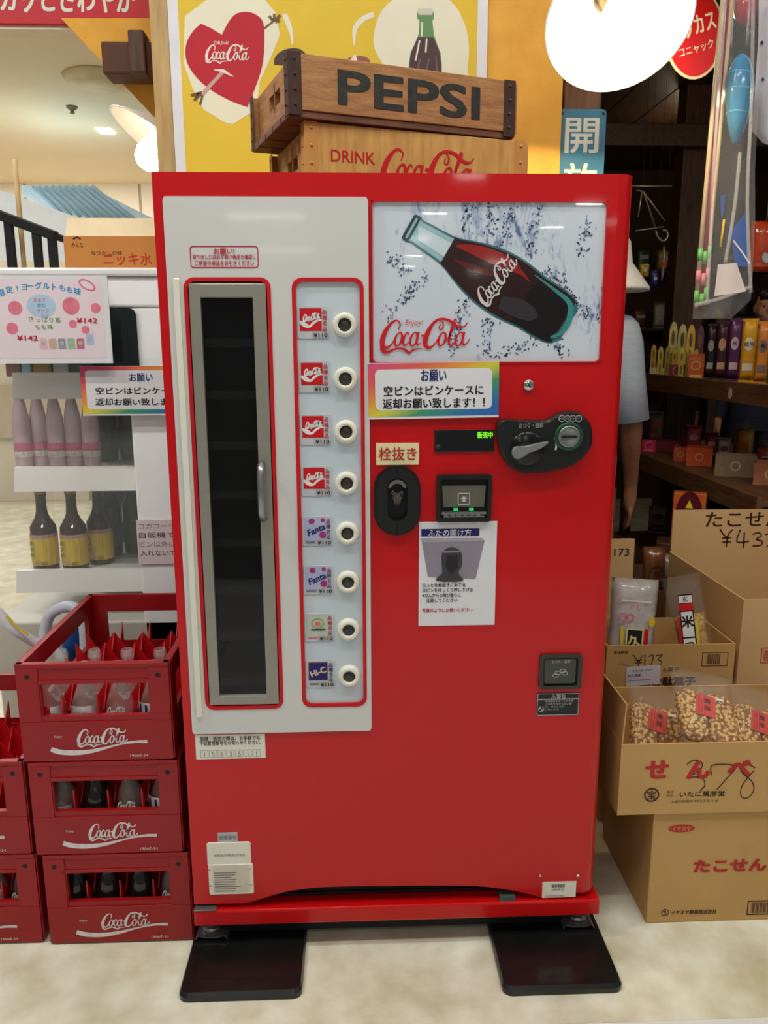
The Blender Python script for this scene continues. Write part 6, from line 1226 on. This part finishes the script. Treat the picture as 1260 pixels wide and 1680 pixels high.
# ============================================================ people in the shop
SKIN = mat('skin', (190, 134, 104), .5, var=.05, spec=.35); HAIR = mat('dark_hair', (22, 18, 18), .45, var=.2, scale=60, stretch=(1, 1, .2), bump=.5, bscale=120)
def skin_body(name, joints, edges, root, extra=None, voxel=.009, mm_=SKIN):
    """one continuous body surface grown over a skeleton: joints name -> (point, radius)"""
    ks = list(joints); me = bpy.data.meshes.new(name); me.from_pydata([V(joints[j][0])-root.location for j in ks], [(ks.index(a), ks.index(b)) for a, b in edges], [])
    o = bpy.data.objects.new(name, me); COL.objects.link(o)
    md = o.modifiers.new('s', 'SKIN'); md.use_smooth_shade = True; md.branch_smoothing = .6
    for i, j in enumerate(ks): r = joints[j][1]; me.skin_vertices[0].data[i].radius = r if isinstance(r, tuple) else (r, r); me.skin_vertices[0].data[i].use_root = (i == 0)
    sb = o.modifiers.new('u', 'SUBSURF'); sb.levels = 1; sb.render_levels = 1
    dg = bpy.context.evaluated_depsgraph_get(); m2 = bpy.data.meshes.new_from_object(o.evaluated_get(dg))
    bpy.data.objects.remove(o); bpy.data.meshes.remove(me)
    bm = bmesh.new(); bm.from_mesh(m2); bpy.data.meshes.remove(m2)
    if extra: extra(bm, -root.location)
    m3 = bpy.data.meshes.new(name); bm.to_mesh(m3); bm.free(); o = bpy.data.objects.new(name, m3); COL.objects.link(o)
    rm = o.modifiers.new('r', 'REMESH'); rm.mode = 'VOXEL'; rm.voxel_size = voxel; rm.use_smooth_shade = True
    sm = o.modifiers.new('sm', 'SMOOTH'); sm.factor = .5; sm.iterations = 3
    dg = bpy.context.evaluated_depsgraph_get(); m4 = bpy.data.meshes.new_from_object(o.evaluated_get(dg)); bpy.data.objects.remove(o); bpy.data.meshes.remove(m3)
    m4.materials.clear(); m4.materials.append(mm_); m4.name = name
    for p in m4.polygons: p.use_smooth = True
    o = bpy.data.objects.new(name, m4); COL.objects.link(o); o.parent = root; return o
def ellipsoid(bm, c, rx, ry, rz, fr=None):
    mt = Matrix.Translation(V(c))
    if fr: mt = mt @ Matrix((fr.r, -fr.n, fr.u)).transposed().to_4x4()
    bmesh.ops.create_uvsphere(bm, u_segments=20, v_segments=14, radius=1, matrix=mt @ Matrix.Diagonal((rx, ry, rz, 1)))
def person(label, base, h, face, skinm, shirtm, pantm, hairm, arm='down', hat=None, sleeve=.75, hair='short', lean=0, drop=0):
    """standing figure; face = direction looked at; h = height"""
    base = V(base); root = thing('person', label, 'person', base); n = V(face).normalized(); rt = V((-n.y, n.x, 0)); up = V((0, 0, 1)); s = h/1.7
    A = lambda x, y, z: base+rt*(x+lean*max(0, min(z, 1.57)-1.40)/.17)*s+n*y*s+up*(z-drop*min(1, max(0, z-1.40)/.15))*s       # x to the figure's left, y forward
    J = {'pelvis': (A(0, 0, .92), .13*s), 'waist': (A(0, 0, 1.08), .115*s), 'chest': (A(0, 0, 1.26), .13*s), 'neckb': (A(0, 0, 1.41), .065*s), 'neck': (A(0, .01, 1.47), .05*s), 'head': (A(0, .02, 1.56), .06*s)}
    E_ = [('pelvis', 'waist'), ('waist', 'chest'), ('chest', 'neckb'), ('neckb', 'neck'), ('neck', 'head')]
    hands = {}
    for q_, sx in (('l', 1), ('r', -1)):
        J['sh'+q_] = (A(.17*sx, 0, 1.37), .055*s); J['el'+q_] = (A(.215*sx, -.02, 1.08), .048*s); J['wr'+q_] = (A(.25*sx, .07, .865), .031*s); J['pa'+q_] = (A(.25*sx, .075, .785), (.040*s, .020*s))
        E_ += [('chest', 'sh'+q_), ('sh'+q_, 'el'+q_), ('el'+q_, 'wr'+q_), ('wr'+q_, 'pa'+q_)]
        for fi in range(4):
            y = .048+.019*fi; l_ = (.060, .075, .080, .070)[3-fi] if False else (.062, .074, .080, .072)[fi]
            J['f%d%s' % (fi, q_)] = (A(.25*sx, y+.002, .748), .0085*s); J['g%d%s' % (fi, q_)] = (A(.247*sx, y+.006, .748-l_*.55), .008*s); J['h%d%s' % (fi, q_)] = (A(.238*sx, y+.010, .748-l_), .0065*s)
            E_ += [('pa'+q_, 'f%d%s' % (fi, q_)), ('f%d%s' % (fi, q_), 'g%d%s' % (fi, q_)), ('g%d%s' % (fi, q_), 'h%d%s' % (fi, q_))]
        J['t0'+q_] = (A(.243*sx, .105, .79), .010*s); J['t1'+q_] = (A(.236*sx, .125, .755), .0085*s); E_ += [('wr'+q_, 't0'+q_), ('t0'+q_, 't1'+q_)]
        J['hi'+q_] = (A(.09*sx, 0, .88), .095*s); J['kn'+q_] = (A(.095*sx, .01, .49), .06*s); J['an'+q_] = (A(.10*sx, -.01, .09), .04*s); J['to'+q_] = (A(.11*sx, .13, .035), .03*s)
        E_ += [('pelvis', 'hi'+q_), ('hi'+q_, 'kn'+q_), ('kn'+q_, 'an'+q_), ('an'+q_, 'to'+q_)]
    def head(bm, off):
        fr = Fr((0, 0, 0), rt, up); H = A(0, .025, 1.60)+off     # fr.n looks backward or forward; only sizes matter
        ellipsoid(bm, H, .074*s, .092*s, .112*s, fr); ellipsoid(bm, A(0, .055, 1.535)+off, .052*s, .055*s, .055*s, fr)
        ellipsoid(bm, A(0, .118, 1.575)+off, .013*s, .018*s, .024*s, fr); ellipsoid(bm, A(0, .108, 1.53)+off, .026*s, .014*s, .010*s, fr); ellipsoid(bm, A(0, .104, 1.512)+off, .02*s, .014*s, .012*s, fr)
        for sx in (1, -1): ellipsoid(bm, A(.074*sx, .01, 1.585)+off, .010*s, .020*s, .030*s, fr); ellipsoid(bm, A(.04*sx, .095, 1.56)+off, .024*s, .02*s, .022*s, fr); ellipsoid(bm, A(.032*sx, .098, 1.625)+off, .026*s, .014*s, .010*s, fr)
    skin_body('body', J, E_, root, head, .0085*s, skinm)
    eye = mat('eye_dark', (20, 14, 12), .2)
    for sx in (1, -1): m = MB(); m.lathe([(0, .004*s), (.006*s, .002*s), (.008*s, 0)], eye, A(.031*sx, .109, 1.598), 12, n, squash=.6); m.build('eye', root)
    m = MB(); L = lambda c, w_, d_: (c, rt*w_*s, n*d_*s)
    ring_ = [L(A(0, 0, .86), .178, .135), L(A(0, 0, .95), .18, .135), L(A(0, 0, 1.1), .172, .128), L(A(0, .005, 1.25), .19, .135), L(A(0, 0, 1.35), .185, .118), L(A(0, -.005, 1.41), .115, .085), L(A(0, 0, 1.44), .066, .064)]
    m.loft(ring_, shirtm, 24, False)
    for q_, sx in (('l', 1), ('r', -1)):
        a, b = J['sh'+q_][0], J['el'+q_][0]; d = (b-a).normalized(); e1 = n.cross(d).normalized(); rr_ = []
        for t, r_ in ((-.235, .018), (-.19, .045), (-.10, .064), (.1, .072), (.5, .066), (sleeve, .064), (sleeve+.005, .060)): rr_.append((a.lerp(b, t), e1*r_*s, n*r_*s))
        m.loft(rr_, shirtm, 16, False)
        if sleeve < .9:
            a, b = J['el'+q_][0], J['wr'+q_][0]; a0 = J['sh'+q_][0].lerp(a, sleeve-.08); d = (b-a).normalized(); e1 = n.cross(d).normalized(); e2 = d.cross(e1)
            m.loft([(a0, e1*.060*s, n*.062*s), (a, e1*.056*s, e2*.058*s), (a.lerp(b, .6), e1*.046*s, e2*.048*s), (a.lerp(b, .97), e1*.040*s, e2*.042*s)], shirtm, 16, False)
    m.loft([L(A(0, 0, 1.425), .07, .067), L(A(0, .002, 1.455), .064, .062), L(A(0, .002, 1.46), .058, .056)], shirtm, 20, False)
    m.build('shirt', root)
    m = MB(); m.loft([L(A(0, 0, .80), .165, .13), L(A(0, 0, .90), .168, .13), L(A(0, 0, .99), .155, .12)], pantm, 24, False)
    for q_, sx in (('l', 1), ('r', -1)):
        m.loft([L(A(.085*sx, 0, .86), .098, .125), L(A(.09*sx, .005, .7), .095, .105), L(A(.095*sx, .01, .5), .082, .09), L(A(.1*sx, -.005, .12), .066, .075), L(A(.1*sx, -.005, .05), .066, .078)], pantm, 18, False)
    m.build('trousers', root)
    for q_, sx in (('l', 1), ('r', -1)):
        m = MB(); m.loft([L(A(.105*sx, .03, .004), .048, .125), L(A(.105*sx, .03, .03), .05, .128), L(A(.105*sx, .02, .06), .045, .105), L(A(.103*sx, -.01, .095), .042, .06)], mat('shoe_dark', (40, 38, 38), .5), 18); m.build('shoe', root)
    m = MB(); pr_ = []
    for i in range(9):
        t = i/8; a_ = R(-28+118*t); pr_.append((A(0, .018-.02*(1-t), 1.605+.124*math.sin(a_)), rt*.084*math.cos(a_)*s, n*(.094*math.cos(a_)+.004)*s))
    hb = [(c+(-n*.022*s if i < 5 else V((0, 0, 0))), a_, b_*(.80 if i < 5 else .98)) for i, (c, a_, b_) in enumerate(pr_)]
    m.loft(hb, hairm, 22)
    if hair == 'fringe': m.loft([(A(0, .088, 1.640), rt*.058*s, n*.022*s), (A(0, .072, 1.68), rt*.066*s, n*.034*s), (A(0, .045, 1.712), rt*.05*s, n*.045*s)], hairm, 18)
    m.build('hair', root)
    if hat:
        m = MB(); m.loft([(A(0, .02, 1.565), rt*.160*s, n*.165*s), (A(0, .02, 1.575), rt*.158*s, n*.163*s), (A(0, .02, 1.655), rt*.098*s, n*.108*s), (A(0, .015, 1.72), rt*.088*s, n*.10*s), (A(0, .012, 1.752), rt*.068*s, n*.078*s), (A(0, .012, 1.762), rt*.02*s, n*.025*s)], hat, 26); m.build('hat', root)
    return root
YPN = 1.02; c = P(930, 640, Y=YPN)
person('person in grey blue shirt and olive trousers, back turned, arm hanging beside the machine', (c.x, YPN, 0), 1.50, (.12, 1, 0), mat('skin_tan', (140, 92, 66), .5, var=.06), mat('shirt_blue_grey', (150, 158, 170), .8, var=.06, scale=20, stretch=(1, 1, 8), bump=.2), mat('trousers_olive', (104, 90, 62), .8, var=.1), HAIR, hat=mat('hat_white', (216, 210, 200), .7, var=.03), sleeve=.98, lean=-.10, drop=.05)
c = P(1211, 540, Y=3.85); person('person with black hair, head half hidden behind the maroon and purple pouches', (c.x, 3.85, 0), 1.49, (-.2, 1, 0), SKIN, mat('shirt_black', (26, 24, 26), .8), mat('trousers_dark', (34, 34, 40), .8), HAIR, sleeve=.6)
c = P(1255, 540, Y=3.2); person('person with black fringe facing the shelf at the right photo edge', (c.x+.0, 3.2, 0), 1.48, (-.35, -1, 0), SKIN, mat('shirt_navy', (32, 34, 52), .8), mat('trousers_dark', (34, 34, 40), .8), HAIR, sleeve=.6, hair='fringe')
